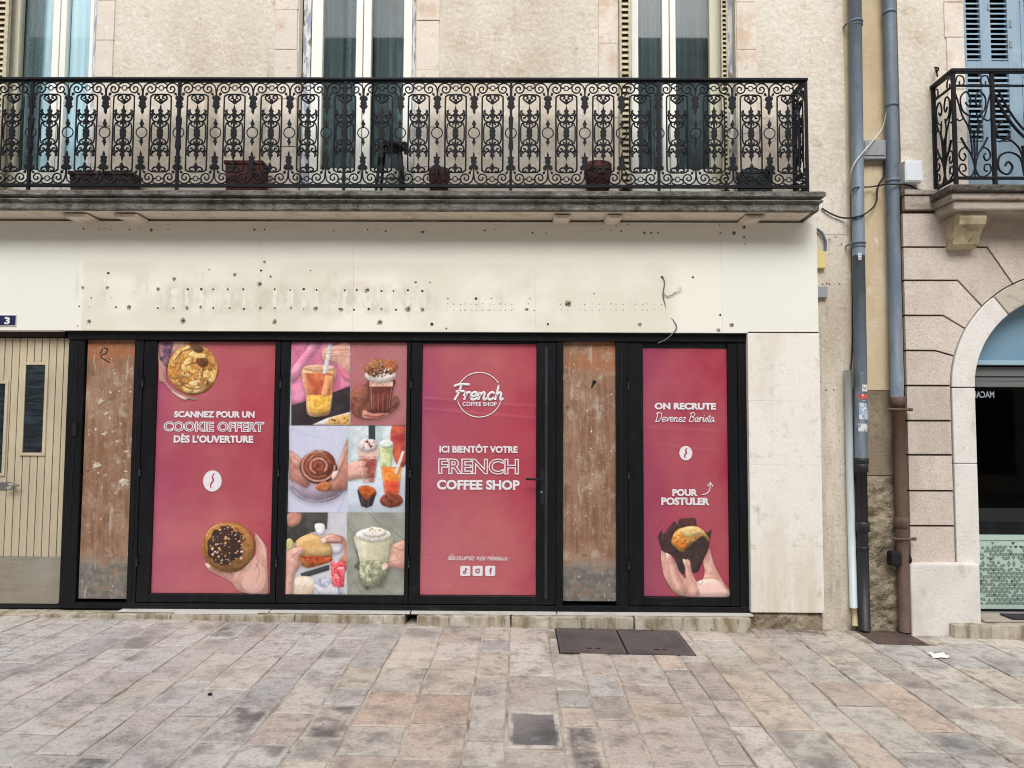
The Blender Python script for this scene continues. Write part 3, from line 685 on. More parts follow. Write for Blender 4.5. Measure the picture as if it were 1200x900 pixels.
# the prototype's mesh was stored relative to the balcony, so every panel's location is its own origin in that frame
me = proto.data
me.transform(Matrix.Translation(WORLD[bal.name]))
for o in [c for c in bal.children if c.name.startswith('railing_panel')]: o.location = o.location - WORLD[bal.name]
side = copy_to(proto, bal, Vector((rx(21), YW - .01, zR0)) - WORLD[bal.name], (0, 0, R(-90)), ((YW - YR - .02) / W0, 1, 1))
for k in (-8.5, -4, 0, 4, 8.5, 13, 17, 21):
    mb = MB(); x = rx(k); t = .011
    mb.box(x - t, x + t, YR - t, YR + t, ZF - .02, zR1 + .005, m_iron)
    if k != 21: mb.prism([(x - .02, zR0 + .36 * HH), (x, zR0 + .3 * HH), (x + .02, zR0 + .36 * HH), (x + .012, zR0 + .5 * HH), (x + .02, zR0 + .64 * HH), (x, zR0 + .7 * HH), (x - .02, zR0 + .64 * HH), (x - .012, zR0 + .5 * HH)], YR - .014, YR + .014, m_iron)
    mb.build('post', bal)
mb = MB(); x = rx(21); mb.box(x - .011, x + .011, YW - .03, YW - .008, ZF - .02, zR1, m_iron); mb.build('post', bal)
mb = MB(); xe = rx(21) + .014
mb.box(XL, xe, YR - .022, YR + .022, zR1 + .006, zR1 + .03, m_iron); mb.box(rx(21) - .022, xe, YR + .0225, YW, zR1 + .006, zR1 + .029, m_iron)
mb.build('handrail', bal, bevel=.006)
mb = MB(); mb.box(XL, xe - .004, YR - .013, YR + .013, zR0 - .02, zR0 + .004, m_iron); mb.box(rx(21) - .012, xe - .005, YR + .0135, YW, zR0 - .02, zR0 + .003, m_iron)
mb.box(XL, xe - .004, YR - .008, YR + .008, zR1 - .006, zR1 + .003, m_iron); mb.build('bottom_rail', bal)

# flower pots and the stool on the balcony
def pot(name, px0, px1, pyt, y, m, label, cat, rect=False, taper=.8, group='pots on the balcony'):
    x0, x1 = X(px0, 210, y), X(px1, 210, y); z1 = Z((px0 + px1) / 2, pyt, y); cx = (x0 + x1) / 2
    r = thing(name, (cx, y, ZF), label, cat, group)
    b_ = MB()
    if rect:
        d = .085; q = .93
        b_.add([(cx + (x0 - cx) * q, y - d * q, ZF), (cx + (x1 - cx) * q, y - d * q, ZF), (cx + (x1 - cx) * q, y + d * q, ZF), (cx + (x0 - cx) * q, y + d * q, ZF),
                (x0, y - d, z1), (x1, y - d, z1), (x1, y + d, z1), (x0, y + d, z1)], [(0, 3, 2, 1), (0, 1, 5, 4), (1, 2, 6, 5), (2, 3, 7, 6), (3, 0, 4, 7)], m)
        b_.box(x0 - .008, x1 + .008, y - d - .008, y - d + .004, z1 - .025, z1 + .004, m); b_.box(x0 - .008, x1 + .008, y + d - .004, y + d + .008, z1 - .025, z1 + .004, m)
        b_.box(x0 - .008, x0 + .004, y - d + .0045, y + d - .0045, z1 - .025, z1 + .003, m); b_.box(x1 - .004, x1 + .008, y - d + .0045, y + d - .0045, z1 - .025, z1 + .003, m)
        b_.build('planter_box', r, bevel=.003)
        s_ = MB(); s_.box(x0 + .004, x1 - .004, y - d + .004, y + d - .004, z1 - .03, z1 - .008, m_soil); s_.build('soil', r)
    else:
        rr = (x1 - x0) / 2; h = z1 - ZF; rr = min(rr, .115)
        b_.lathe((cx, y, ZF), [(rr * taper * .9, 0), (rr * taper, .004), (rr * .94, h * .72), (rr * .95, h * .74), (rr, h * .75), (rr, h - .004), (rr * .96, h), (rr * .88, h - .002), (rr * .86, h - .03)], m, 24)
        b_.build('pot_body', r)
        s_ = MB(); s_.lathe((cx, y, ZF), [(rr * .8, h - .05), (rr * .855, h - .02), (rr * .5, h - .014), (.004, h - .016)], m_soil, 18); s_.build('soil', r)
YP = -.08
pot('planter', 88, 160, 205, YP, m_brownpot, 'long brown planter trough on the balcony floor below the leftmost window', 'planter', True)
pot('flower_pot', 268, 311, 193, YP, m_terra, 'wide terracotta tub on the balcony left of the middle window', 'flower pot', True)
pot('flower_pot', 502, 527, 199, YP, m_terra, 'small terracotta pot on the balcony just right of the black stool', 'flower pot')
pot('flower_pot', 682, 719, 193, YP, m_terra, 'large round terracotta pot on the balcony left of the louvred shutters', 'flower pot', False, .72)
pot('planter', 867, 902, 203, YP, m_greenpot, 'dark green planter near the right end of the balcony', 'planter', True)
ys = -.05; st = thing('stool', (X(458, 210, ys), ys, ZF), 'tall black bar stool standing on the balcony before the middle window', 'stool')
cx = X(458, 200, ys); zs = Z(458, 172, ys)
mb = MB(); mb.lathe((cx, ys, zs), [(.06, -.03), (.105, -.022), (.108, 0), (.1, .012), (.01, .014)], m_black_matt, 24); mb.build('seat', st)
mb = MB(); mb.tube(smooth_pts([(cx + .03, ys + .1, zs), (cx + .06, ys + .1, zs + .05), (cx + .11, ys + .06, zs + .05), (cx + .11, ys + .06, zs - .04)], 4), .016, m_black_matt, 8); mb.build('backrest', st)
for sx in (-1, 1):
    for sy in (-1, 1):
        mb = MB(); mb.tube([(cx + sx * .07, ys + sy * .07, zs - .02), (cx + sx * .105, ys + sy * .095, ZF)], .013, m_black_matt, 8); mb.build('leg', st)
mb = MB(); mb.ring((cx, ys, ZF + .16), .125, .008, m_black_matt, 4, 6); 
mb2 = MB(); q = [(cx - .094, ys - .086, ZF + .15), (cx + .094, ys - .086, ZF + .15), (cx + .094, ys + .086, ZF + .15), (cx - .094, ys + .086, ZF + .15)]
mb2.tube(q, .008, m_black_matt, 6, True); mb2.build('footrest', st)

# ---------------------------------------------------------------- fascia
fas = thing('shop_fascia', (X(480, 388, 0), 0, Z(480, 388, 0)), 'bare cream shop fascia dotted with drill holes where a sign was removed', 'fascia')
zf0 = [Z(480, 388.6, 0)] * 8
ztop = zb - .02
seams = [XL, X(89, 330, 0), X(305.5, 330, 0), X(414, 330, 0), X(628, 330, 0), X(846, 330, 0), (X957 + X(960, 388, 0)) / 2]
HOLES = [  # (px, py, radius px, kind): drill holes and chips read off the photograph
 (127, 320, 2.4, 0), (97, 337, 2.2, 1), (126, 337, 2.2, 1), (107, 349, 1.6, 0), (93, 359, 1.6, 0), (105, 360, 1, 0), (136, 360, 1.8, 0), (151, 360, 3.6, 1), (131, 349, 1, 0), (104, 377, 3.4, 1), (91, 382, 1.4, 0),
 (185, 339, 2.6, 1), (204, 327, 2.8, 1), (220, 339, 2.2, 0), (236, 339, 2.6, 0), (250, 339, 1.8, 0), (267, 339, 1.8, 0), (285, 339, 2, 0), (322, 339, 2, 0), (340, 340, 1.6, 0), (356, 339, 2.2, 0), (371, 340, 2, 0),
 (185, 361, 1.8, 0), (203, 361, 1.8, 1), (219, 361, 2.4, 1), (235, 360, 2.2, 1), (250, 361, 1.8, 0), (269, 361, 1.8, 1), (286, 362, 2.2, 0), (305, 361, 2.6, 1), (322, 361, 1.6, 0), (341, 361, 2, 1), (356, 362, 1.4, 0), (370, 362, 3.2, 1), (398, 362, 2, 0),
 (245, 316, 1.4, 0), (275, 322, 2.4, 1), (310, 307, 2, 1), (306, 317, 2.2, 0), (317, 324, 2, 1), (304, 333, 3.8, 1), (364, 317, 1.4, 0), (214, 376, 4.2, 1), (322, 377, 3.4, 1), (320, 379, 1.4, 0),
 (404, 340, 2, 0), (418, 340, 2, 0), (430, 340, 3.6, 1), (447, 341, 2, 0), (461, 341, 1.8, 0), (478, 340, 2.2, 0), (495, 341, 2.2, 0), (487, 331, 1.8, 1), (504, 331, 1.4, 0), (400, 363, 2.6, 1), (415, 363, 2, 0), (432, 362, 2.2, 0), (447, 362, 2, 1), (464, 363, 2, 0), (478, 362, 3.6, 1), (495, 363, 3, 1),
 (445, 378, 3.8, 1), (506, 380, 3, 0), (523, 385, 1.4, 1), (525, 350, 1.4, 0), (558, 350, 2.6, 0), (576, 350, 1.4, 0), (621, 350, 1.4, 0), (617, 363, 2.4, 1), (626, 364, 1.2, 0), (619, 356, 1.2, 0), (642, 380, 2.2, 0), (666, 356, 4.6, 1), (664, 357, 2.2, 0), (696, 344, 1.4, 0),
 (776, 325, 2.6, 0), (812, 325, 2.2, 0), (844, 369, 2, 0), (857, 381, 3.2, 1), (750, 380, 3, 1), (842, 387, 2.6, 1), (844, 273, 1.6, 0), (843, 264, 1.2, 0), (860, 273, 3, 1), (872, 266, 2.6, 1), (872, 278, 2, 1), (873, 286, 1.2, 1),
 (98, 268, 1.6, 0), (177, 270, 2.4, 1), (197, 269, 1.4, 0), (207, 256, 1.4, 0), (116, 269, 1.2, 0), (124, 268, 1, 0), (131, 269, 1.2, 0), (152, 269, 1.6, 0), (163, 268, 1.2, 0), (298, 269, 2, 1), (310, 269, 1.6, 0), (391, 270, 1.4, 0), (408, 257, 1.8, 0), (431, 269, 1.6, 0), (444, 269, 1.2, 0), (452, 271, 1.8, 0), (495, 272, 2.6, 1), (568, 270, 1.8, 0), (581, 269, 1.2, 0), (603, 258, 1.6, 0), (624, 273, 1.8, 0), (640, 273, 1.4, 0), (705, 269, 1.2, 0), (716, 270, 1.2, 0), (728, 271, 1.6, 0), (722, 264, 1.4, 0), (736, 263, 1.4, 0), (798, 258, 1.6, 0), (813, 260, 1.8, 1), (755, 273, 2, 1), (763, 273, 1.8, 1), (771, 273, 1.6, 1), (479, 284, .8, 0)]
for i in range(12): HOLES += [(525 + i * 6.8 + (i * 37 % 5 - 2) * .5, 356.5 + (i * 13 % 3 - 1) * .4, .8 + (i * 7 % 4) * .12, 0), (525 + i * 6.8 + (i * 17 % 5 - 2) * .4, 363.5, .8 + (i * 5 % 4) * .14, 0)]
for i in range(18):
    if i != 3: HOLES += [(650 + i * 7.3 + (i * 37 % 5 - 2) * .6, 356.5 + (i * 13 % 3 - 1) * .4, .75 + (i * 7 % 4) * .14, 0), (650 + i * 7.3 + (i * 17 % 5 - 2) * .5, 363.3, .7 + (i * 5 % 4) * .13, 0)]
for k, (a, b) in enumerate(zip(seams, seams[1:])):
    mm = m_fascia_white if k in (0, 5) else m_fascia
    f = MB(); f.box(a + .0005, b - .0005, 0 if k else .001, .05, zf0[k], ztop, mm)
    for n_, (px, py, rr, kd) in enumerate(HOLES):
        hx, hz = X(px, py, 0), Z(px, py, 0)
        if a < hx < b and zf0[k] < hz < ztop:
            rm = rr * .0062; r_ = random.Random(n_)
            if kd == 1:
                pts = [(hx + rm * 1.15 * r_.uniform(.6, 1.15) * math.cos(t), hz + rm * 1.15 * r_.uniform(.6, 1.15) * math.sin(t)) for t in [j * .628 for j in range(10)]]
                f.flat(pts, -.0008, m_smudge)
                f.flat([(hx + rm * .2 + rm * .55 * r_.uniform(.5, 1.1) * math.cos(t), hz + rm * .1 + rm * .5 * r_.uniform(.5, 1.1) * math.sin(t)) for t in [j * .785 for j in range(8)]], -.0014, m_hole)
            else:
                f.flat([(hx + rm * .8 * r_.uniform(.75, 1.1) * math.cos(t), hz + rm * .8 * r_.uniform(.75, 1.1) * math.sin(t)) for t in [j * .785 for j in range(8)]], -.0012, m_hole if rr > 1.5 else m_pin)
    for gi, (gx, gw) in enumerate([(185, 5), (204, 9), (219, 6), (236, 7), (251, 5), (268, 7), (286, 4), (305, 6), (322, 5), (340, 9), (356, 5), (371, 6), (404, 6), (418, 5), (431, 8), (447, 5), (462, 7), (479, 6), (496, 8)]):
        r_ = random.Random(gi + 50); hx = X(gx, 350, 0)
        if a + .04 < hx < b - .04:
            ww = gw * .0035; z0_, z1_ = Z(gx, 362, 0), Z(gx, 338, 0); n_ = 7
            lft = [(hx - ww * r_.uniform(.3, 1.1), z0_ + (z1_ - z0_) * j / n_) for j in range(n_ + 1)]; rgt = [(hx + ww * r_.uniform(.3, 1.1), z0_ + (z1_ - z0_) * j / n_) for j in range(n_, -1, -1)]
            f.flat(lft + rgt, -.0004, m_ghost)
    f.build('fascia_panel', fas)
wr = MB()
wp = [P(a, b, -.004 - .01 * math.sin(i * 1.2)) for i, (a, b) in enumerate([(776, 324), (779, 331), (777, 344), (779, 356), (783, 368), (790, 377), (793, 384), (788, 391), (780, 398), (771, 402)])]
wr.tube(smooth_pts(wp, 4), .0045, m_wire, 6)
wr.tube(smooth_pts([P(a, b, -.012) for a, b in [(777, 343), (781, 347), (787, 346), (792, 342)]], 4), .0035, m_wire, 5)
for q in ([(792, 342), (797, 338), (800, 341)], [(792, 342), (796, 341), (799, 336)], [(792, 342), (794, 337), (797, 335)]):
    wr.tube([P(a, b, -.014) for a, b in q], .002, m_cable_w, 5)
wr.build('loose_wire', label='loose grey wire with frayed end dangling from a hole in the fascia', category='wire')

# ---------------------------------------------------------------- shopfront
sf = thing('shopfront', (X(480, 712, .05), .05, .09), 'black framed vacant shopfront with glazed doors, red posters and bare wooden boards', 'shopfront')
YF = .05
zs1, zs0 = Z(480, 389.5, YF), .098
zi = Z(480, 401, YF)
zbm = Z(480, 698, YF)
def px_x(p): return X(p, 550, YF)
posts = [(75, 93.5), (153, 163.5), (652, 660), (722, 736), (866, 876)]
f = MB()
f.box(px_x(74), px_x(876), YF - .012, YF + .09, zs1 - .07, zs1, m_black)
for a, b in posts: f.box(px_x(a), px_x(b), YF, YF + .09, zs0, zs1 - .0705, m_black)
f.box(px_x(74), px_x(876), YF - .004, YF + .09, zs0, zs0 + .045, m_black)
for a, b in ((84.5, 85.5), (157.5, 158.3), (655.8, 656.4), (728, 729)): f.box(px_x(a), px_x(b), YF - .0045, YF - .0005, zs0 + .05, zs1 - .08, m_black_matt)
f.build('frame', sf, bevel=.003)
def leaf(name, p0, p1, g0, g1, handle=None):
    r = bpy.data.objects.new(name, None); COL.objects.link(r); r.parent = sf; r.empty_display_size = .1
    loc = Vector(((px_x(p0) + px_x(p1)) / 2, YF, zs0 + .05)); r.location = loc - WORLD[sf.name]; WORLD[r.name] = loc
    a, b, c, d = px_x(p0), px_x(p1), px_x(g0), px_x(g1); z0, z1 = zs0 + .05, zs1 - .074
    q = MB(); y = YF + .004
    q.box(a + .003, c, y, y + .06, z0, z1, m_black); q.box(d, b - .003, y, y + .06, z0, z1, m_black)
    q.box(c + .0005, d - .0005, y + .001, y + .06, z0, zbm, m_black); q.box(c + .0005, d - .0005, y + .001, y + .06, zi, z1, m_black)
    q.build('sash', r, bevel=.004)
    for hz in (.16, .5, .84):
        hq = MB(); zz = z0 + (z1 - z0) * hz; hq.tube([(a + .004, YF - .006, zz - .05), (a + .004, YF - .006, zz + .05)], .009, m_black, 8); hq.tube([(a + .004, YF - .006, zz - .004), (a + .004, YF - .006, zz + .004)], .0105, m_frame_edge, 8); hq.build('hinge', r)
    g = MB(); g.box(c, d, YF + .042, YF + .048, zbm, zi, m_obscure); g.build('pane', r)
    return r
leaf('window', 163.5, 326, 179.2, 319)
leaf('window', 326, 480, 336.5, 475)
door = leaf('door', 480, 652, 493, 628.6)
h = MB()
h.box(px_x(633), px_x(638), YF - .004, YF + .0035, Z(634, 592, YF), Z(634, 552, YF), m_black_matt)
h.tube([P(635, 562, YF - .004), P(635, 562, YF - .055), P(633.5, 562, YF - .06), P(616, 561.5, YF - .06)], .009, m_black_matt, 8); h.build('handle', door)
h = MB(); h.lathe((0, 0, 0), [(.009, 0), (.009, .006), (.004, .007)], m_steel, 12)
h.v = [(px_x(634.6) + v[0], YF - .005 - v[2], Z(634, 577, YF) + v[1]) for v in h.v]; h.build('lock', door)
h = MB(); h.box(px_x(638.5), px_x(641.5), YF - .002, YF + .0035, zs0 + .1, zs1 - .12, m_frame_edge); h.build('reflection_strip', door)  # bluish reflection on the door frame, put in as a coloured strip
leaf('window', 736, 866, 754.3, 854.5)
def wood(p0, p1, pyt, pyb, seed):
    q = MB(); r = random.Random(seed); x0, x1 = px_x(p0), px_x(p1); z0, z1 = Z(480, pyb, YF), Z(480, pyt, YF)
    q.box(x0, x1, YF + .03, YF + .05, z0, z1, m_board)
    y = YF + .0295
    for i in range(34 if seed == 1 else 20):
        u = r.random(); cz = z0 + (z1 - z0) * (r.gauss(.62, .13) if seed == 1 else r.uniform(.12, .9)); cxx = x0 + (x1 - x0) * r.uniform(.08, .92)
        if not z0 + .05 < cz < z1 - .05: continue
        s_ = (r.uniform(.02, .055) if i % 5 == 0 else r.uniform(.004, .018)) if seed == 1 else r.uniform(.003, .009); el = r.uniform(.35, 1); tl = r.uniform(-.6, .6)
        pts = []
        for t in [j * .2856 for j in range(22)]:
            k_ = s_ * r.uniform(.3, 1.25); u_, v_ = k_ * math.cos(t), k_ * el * math.sin(t); pts.append((cxx + u_ * math.cos(tl) - v_ * math.sin(tl), cz + u_ * math.sin(tl) + v_ * math.cos(tl)))
        pts = [(max(x0 + .004, min(x1 - .004, a)), b) for a, b in pts]
        q.flat(pts, y - .0004 * (i % 3), m_residue)
    if seed == 1:
        q.tube(smooth_pts([P(a, b, YF + .028) for a, b in [(117, 415), (121, 409), (126, 409), (124, 414), (118, 417), (122, 421), (129, 425)]], 4), .004, m_ink, 5, False, .2)
    else: q.tube([P(697, 446, YF + .028), P(693, 455, YF + .028)], [.016, .004], m_ink, 6, False, .1)
    q.build('wooden_board', sf)
wood(95, 153.5, 394, 705, 1); wood(660, 722, 396.5, 704, 2)
q = MB(); q.box(px_x(83.5), px_x(88.5), YF - .014, YF - .0005, Z(86, 511, YF), Z(86, 496, YF), m_black_matt); q.build('keypad', sf)
q = MB()
for a, b, zz in ((150, 322, .0975), (323, 484, .0972), (485, 652, .0978), (653, 878, .0974)): q.box(px_x(a), px_x(b) - .004, -.018, YF + .1, zz - .012, zz, m_alu)
q.build('sill_strip', sf)
# stone threshold, stepping down to the right
q = MB()
for a, b, y0, dz in ((-420, 60, -.05, -.012), (61, 200, -.055, -.004), (201, 345, -.06, -.002), (346, 474, -.05, -.003), (489, 598, -.072, 0), (599.5, 742, -.07, 0), (743.5, 879, -.073, 0)):
    q.box(X(a, 715, -.05), X(b, 715, -.05), y0, .3, -.2, .083 + dz, m_step)
q.build('threshold', house, bevel=.006)
q = MB(); q.box(X(205, 713, -.05), X(302, 713, -.05), -.052, -.02, .0835, .094, m_alu); q.build('loose_strip', label='loose pale strip lying along the threshold below the cookie poster', category='strip')

# ---------------------------------------------------------------- left entrance door and number plate
YD = .1
ed = thing('entrance_door', (X(20, 710, YD), YD, .1), 'cream planked house door with two narrow dark panes beside the shopfront', 'door')
dz0, dzk, dz1 = Z(40, 709, YD), Z(40, 652.5, YD), Z(40, 396, YD)
q = MB(); xr_ = X(78, 550, YD); pw = .0625; xl_ = -5.6
q.box(xl_, xr_, YD + .006, YD + .05, dz0, dz1, m_groove)
x = xr_
PN = [(25.5, 55.5, 424, 534), (-20, 9.5, 446, 558)]
holes = [(X(a, 480, YD), X(b, 480, YD), Z(20, d, YD), Z(20, c, YD)) for a, b, c, d in PN]
while x > xl_ + .01:
    a, b = x - pw + .006, x
    segs = [(dzk, dz1)]
    for (h0, h1, hz0, hz1) in holes:
        if b > h0 and a < h1 and not (a < h0 - 1e-6 or b > h1 + 1e-6):
            segs = [s for (u, v) in segs for s in ((u, hz0), (hz1, v))]
    for u, v in segs: q.box(a, b, YD, YD + .012, u, v, m_door)
    x -= pw
q.build('leaf', ed, bevel=.0025)
for (h0, h1, hz0, hz1) in holes:
    f = MB(); t = .026
    f.box(h0, h0 + t, YD - .012, YD + .02, hz0, hz1, m_door); f.box(h1 - t, h1, YD - .012, YD + .02, hz0, hz1, m_door)
    f.box(h0 + t + .0005, h1 - t - .0005, YD - .0115, YD + .02, hz1 - t, hz1 - .0005, m_door); f.box(h0 + t + .0005, h1 - t - .0005, YD - .0115, YD + .02, hz0 + .0005, hz0 + t, m_door)
    fo = f.build('pane_frame', ed, bevel=.003)
    g = MB(); g.box(h0 + t, h1 - t, YD - .003, YD + .01, hz0 + t, hz1 - t, m_obscure); g.build('pane', ed)
q = MB(); q.box(xl_, xr_, YD - .005, YD + .012, dz0 + .012, dzk - .002, m_kick); q.build('kick_plate', ed, bevel=.002)
q = MB(); q.box(xl_, X(74, 395, YF), YF + .02, YF + .1, dz1 + .006, Z(40, 388.8, YF + .02), m_lintel); q.build('lintel', house)
q = MB(); q.box(xl_, X(74, 395, YF), YF - .045, YF + .03, Z(40, 388.6, YF) + .001, Z(40, 385, YF), m_fascia); q.build('lintel_strip', house)
q = MB(); q.box(xl_, xr_, YD + .002, YD + .04, .084, dz0 + .006, m_black_matt); q.build('weather_bar', ed)
q = MB(); q.box(X(-16, 569, YD), X(8.5, 569, YD), YD - .01, YD - .0005, Z(5, 573.5, YD), Z(5, 565, YD), m_steel)
q.tube([P(15, 568.5, YD - .001), P(15, 568.5, YD - .05)], .012, m_steel, 8); q.ring((P(16, 568.5, YD).x, YD - .05, P(16, 568.5, YD).z), .03, .0075, m_steel, 18, 8)
q.tube([P(10, 568.5, YD - .05), P(22, 569, YD - .05)], .009, m_steel, 8); q.build('handle', ed)
q = MB(); q.box(X(-30, 375, -.004), X(19, 375, -.004), -.006, -.0005, Z(5, 382, 0), Z(5, 369, 0), m_enamel_w); q.box(X(-29.2, 375, -.007), X(18.2, 375, -.007), -.0085, -.0062, Z(5, 381.2, 0), Z(5, 369.8, 0), m_enamel)
font_mesh(q, '3', (5.2, 371.4, 11.6, 380), -.0088, m_enamel_w, .04)
q.build('house_number_sign', label='small blue enamel house number plate reading 3 on the white fascia', category='number sign')
# ---------------------------------------------------------------- posters (printed sheets stuck on the shopfront glass)
YPO = YF + .028
import numpy as np
class Ink:
    def __init__(s, c, c2, sc): s.c, s.c2, s.s, s._m = c, c2, sc, None
    def mat(s):
        if s._m is None: s._m = M('printed_ink', s.c, .38, [L_(s.c2, s.s, (.42, .62), 1.0, d=5)] if s.c2 else (), (9, .12, .004), coat=.22)
        return s._m
_pm = {}
def pm(c, c2=None, s=60):
    k = (c, c2, s)
    if k not in _pm: _pm[k] = Ink(c, c2, s)
    return _pm[k]
white = M('white_print', (226, 222, 226), .42, (), (9, .1, .004), coat=.2)
m_photo = M('printed_photograph', (128, 128, 128), .38, (), (9, .12, .004), coat=.22, attr=True)
def blur(a, r):
    r = int(r)
    if r < 1: return a
    for ax in (0, 1):
        for _ in range(2):
            k = np.pad(a, [(r + 1, r) if i == ax else (0, 0) for i in range(a.ndim)], mode='edge').cumsum(ax)
            n = a.shape[ax]; hi = np.take(k, range(2 * r + 1, n + 2 * r + 1), ax); lo = np.take(k, range(0, n), ax); a = (hi - lo) / (2 * r + 1)
    return a
def vnoise(sh, cell, rg):
    res = np.zeros(sh); amp = 1.0; tot = 0
    for o in range(4):
        c = max(1.0, cell / 2 ** o); gh, gw = int(sh[0] / c) + 3, int(sh[1] / c) + 3
        g = rg.random((gh, gw)); yy = np.arange(sh[0]) / c; xx = np.arange(sh[1]) / c
        y0 = yy.astype(int); x0 = xx.astype(int); fy = yy - y0; fx = xx - x0; fy = (fy * fy * (3 - 2 * fy))[:, None]; fx = (fx * fx * (3 - 2 * fx))[None]
        v = (g[y0][:, x0] * (1 - fy) + g[y0 + 1][:, x0] * fy) * (1 - fx) + (g[y0][:, x0 + 1] * (1 - fy) + g[y0 + 1][:, x0 + 1] * fy) * fx
        res += amp * v; tot += amp; amp *= .6
    return res / tot
class Art:
    """a printed picture: shapes painted over each other with soft rounded shading, then laid on the poster as one fine sheet of coloured points"""
    RES = 3.0
    def __init__(s, ox, oy, sc): s.ox, s.oy, s.sc = ox, oy, sc; s.ops = []
    def poly(s, q, m, sm=4, k=None):
        if sm: q = smooth_pts(q, sm, True)
        s.ops.append(('p', list(q), m, (.9 if sm else .45) if k is None else k)); return s
    def rect(s, a, b, c, d, m): return s.poly([(a, b), (c, b), (c, d), (a, d)], m, 0, 0)
    def ell(s, cx, cy, rx_, ry_, m, rot=0, wob=0, seed=0, n=26):
        r = random.Random(seed); q = []
        for i in range(n):
            t = 6.2832 * i / n; k = 1 + r.uniform(-wob, wob); u, v = rx_ * k * math.cos(t), ry_ * k * math.sin(t)
            q.append((cx + u * math.cos(rot) - v * math.sin(rot), cy + u * math.sin(rot) + v * math.cos(rot)))
        return s.poly(q, m, 0, .9)
    def line(s, q, w_, m, sm=4):
        if sm: q = smooth_pts(q, sm)
        s.ops.append(('l', list(q), m, w_)); return s
    def specks(s, cx, cy, rx_, ry_, n, sz, ms, seed=0):
        r = random.Random(seed)
        for i in range(n):
            t = r.uniform(0, 6.28); k = math.sqrt(r.random()); d = sz * r.uniform(.5, 1.3)
            u, v = cx + rx_ * k * math.cos(t), cy + ry_ * k * math.sin(t); ro = r.uniform(0, 3)
            s.poly([(u + d * math.cos(ro + j) * r.uniform(.5, 1.1), v + d * math.sin(ro + j) * r.uniform(.4, 1)) for j in (0, 1.3, 2.5, 3.8, 5)], r.choice(ms), 0, .7)
        return s
    def build(s, name, parent, seed=1):
        rg = np.random.default_rng(seed); q0 = s.ops[0]
        full = q0[0] == 'p' and q0[3] == 0
        allp = q0[1] if full else [p for o in s.ops for p in o[1]]
        ax, ay = min(p[0] for p in allp), min(p[1] for p in allp); bx, by = max(p[0] for p in allp), max(p[1] for p in allp)
        f = s.RES / s.sc; w, h = int((bx - ax) * f) + 2, int((by - ay) * f) + 2
        C = np.zeros((h, w, 3)); A = np.zeros((h, w))
        XX, YY = np.meshgrid(ax + (np.arange(w)) / f, ay + (np.arange(h)) / f)
        pw = pm((236, 234, 238)); s.ops = [(o[0], o[1], pw if isinstance(o[2], bpy.types.Material) else o[2], o[3]) for o in s.ops]
        for o in s.ops:
            pts = np.array(o[1], float)
            if o[0] == 'p':
                x0, y0 = pts.min(0); x1, y1 = pts.max(0)
                i0, i1 = max(0, int((x0 - ax) * f) - 1), min(w, int((x1 - ax) * f) + 3); j0, j1 = max(0, int((y0 - ay) * f) - 1), min(h, int((y1 - ay) * f) + 3)
                if i1 <= i0 or j1 <= j0: continue
                mk = np.zeros((h, w)); X_, Y_ = XX[j0:j1, i0:i1], YY[j0:j1, i0:i1]
                ins = np.zeros(X_.shape, bool)
                for (xa, ya), (xb, yb) in zip(pts, np.roll(pts, -1, 0)):
                    if ya == yb: continue
                    c = (ya > Y_) != (yb > Y_); ins ^= c & (X_ < (xb - xa) * (Y_ - ya) / (yb - ya) + xa)
                mk[j0:j1, i0:i1] = ins
                al = mk if o[3] == 0 else blur(mk, 1) * .999
            else:
                dmin = np.full((h, w), 1e9)
                for (xa, ya), (xb, yb) in zip(pts[:-1], pts[1:]):
                    L2 = (xb - xa) ** 2 + (yb - ya) ** 2 + 1e-9; t = np.clip(((XX - xa) * (xb - xa) + (YY - ya) * (yb - ya)) / L2, 0, 1)
                    dmin = np.minimum(dmin, np.hypot(XX - xa - t * (xb - xa), YY - ya - t * (yb - ya)))
                al = np.clip((o[3] / 2 - dmin) * f + .7, 0, 1) * .8; al = blur(al, 1) * (.5 if o[2] in (crease, shine) else 1.0); mk = al
            c1 = np.array(o[2].c, float); n = vnoise((h, w), max(2.0, s.RES * 260 / o[2].s / 2.2), rg)
            if o[2].c2: t = np.clip((n - .36) / .3, 0, 1)[..., None]; col = c1 * (1 - t) + np.array(o[2].c2, float) * t
            else: col = np.ones((h, w, 3)) * c1
            n2 = vnoise((h, w), 3.5, rg); col = col * (1 + .16 * (n - .5) + (.05 + .2 * min(1.0, sum(abs(u - v) for u, v in zip(o[2].c, o[2].c2 or o[2].c)) / 120)) * (n2 - .5))[..., None]
            if o[0] == 'p' and o[3] > 0:
                r = max(1, .16 * min(x1 - x0, y1 - y0) * f); hh = blur(mk, r); gy, gx = np.gradient(hh); gm = .5 / r
                sh = 1 + o[3] * (.3 * np.clip((gx * .5 + gy * .85) / gm, -1, 1) - .26 * np.clip(1 - hh, 0, 1) * 1.1 + .05)
                col = col * sh[..., None]
                if r > 3:
                    ds = np.roll(np.roll(blur(mk, max(2, r * .5)), int(1 + r * .3), 0), 1, 1) * .28 * o[3]; C *= (1 - ds * (1 - al))[..., None]
            C = C * (1 - al[..., None]) + np.clip(col, 0, 250) * al[..., None]; A = np.maximum(A, al)
        wgt = blur(A, 1); C2 = blur(C, 1) / np.maximum(wgt, .05)[..., None]; C = np.where((A > .4)[..., None], C / np.maximum(A, .4)[..., None], C2)
        C = np.clip(C + rg.normal(0, 3.0, (h, w, 1)), 4, 246) / 255
        C = np.where(C <= .04, C / 12.92, ((C + .055) / 1.055) ** 2.4)
        px_, py_ = s.ox + XX / s.sc, s.oy + YY / s.sc
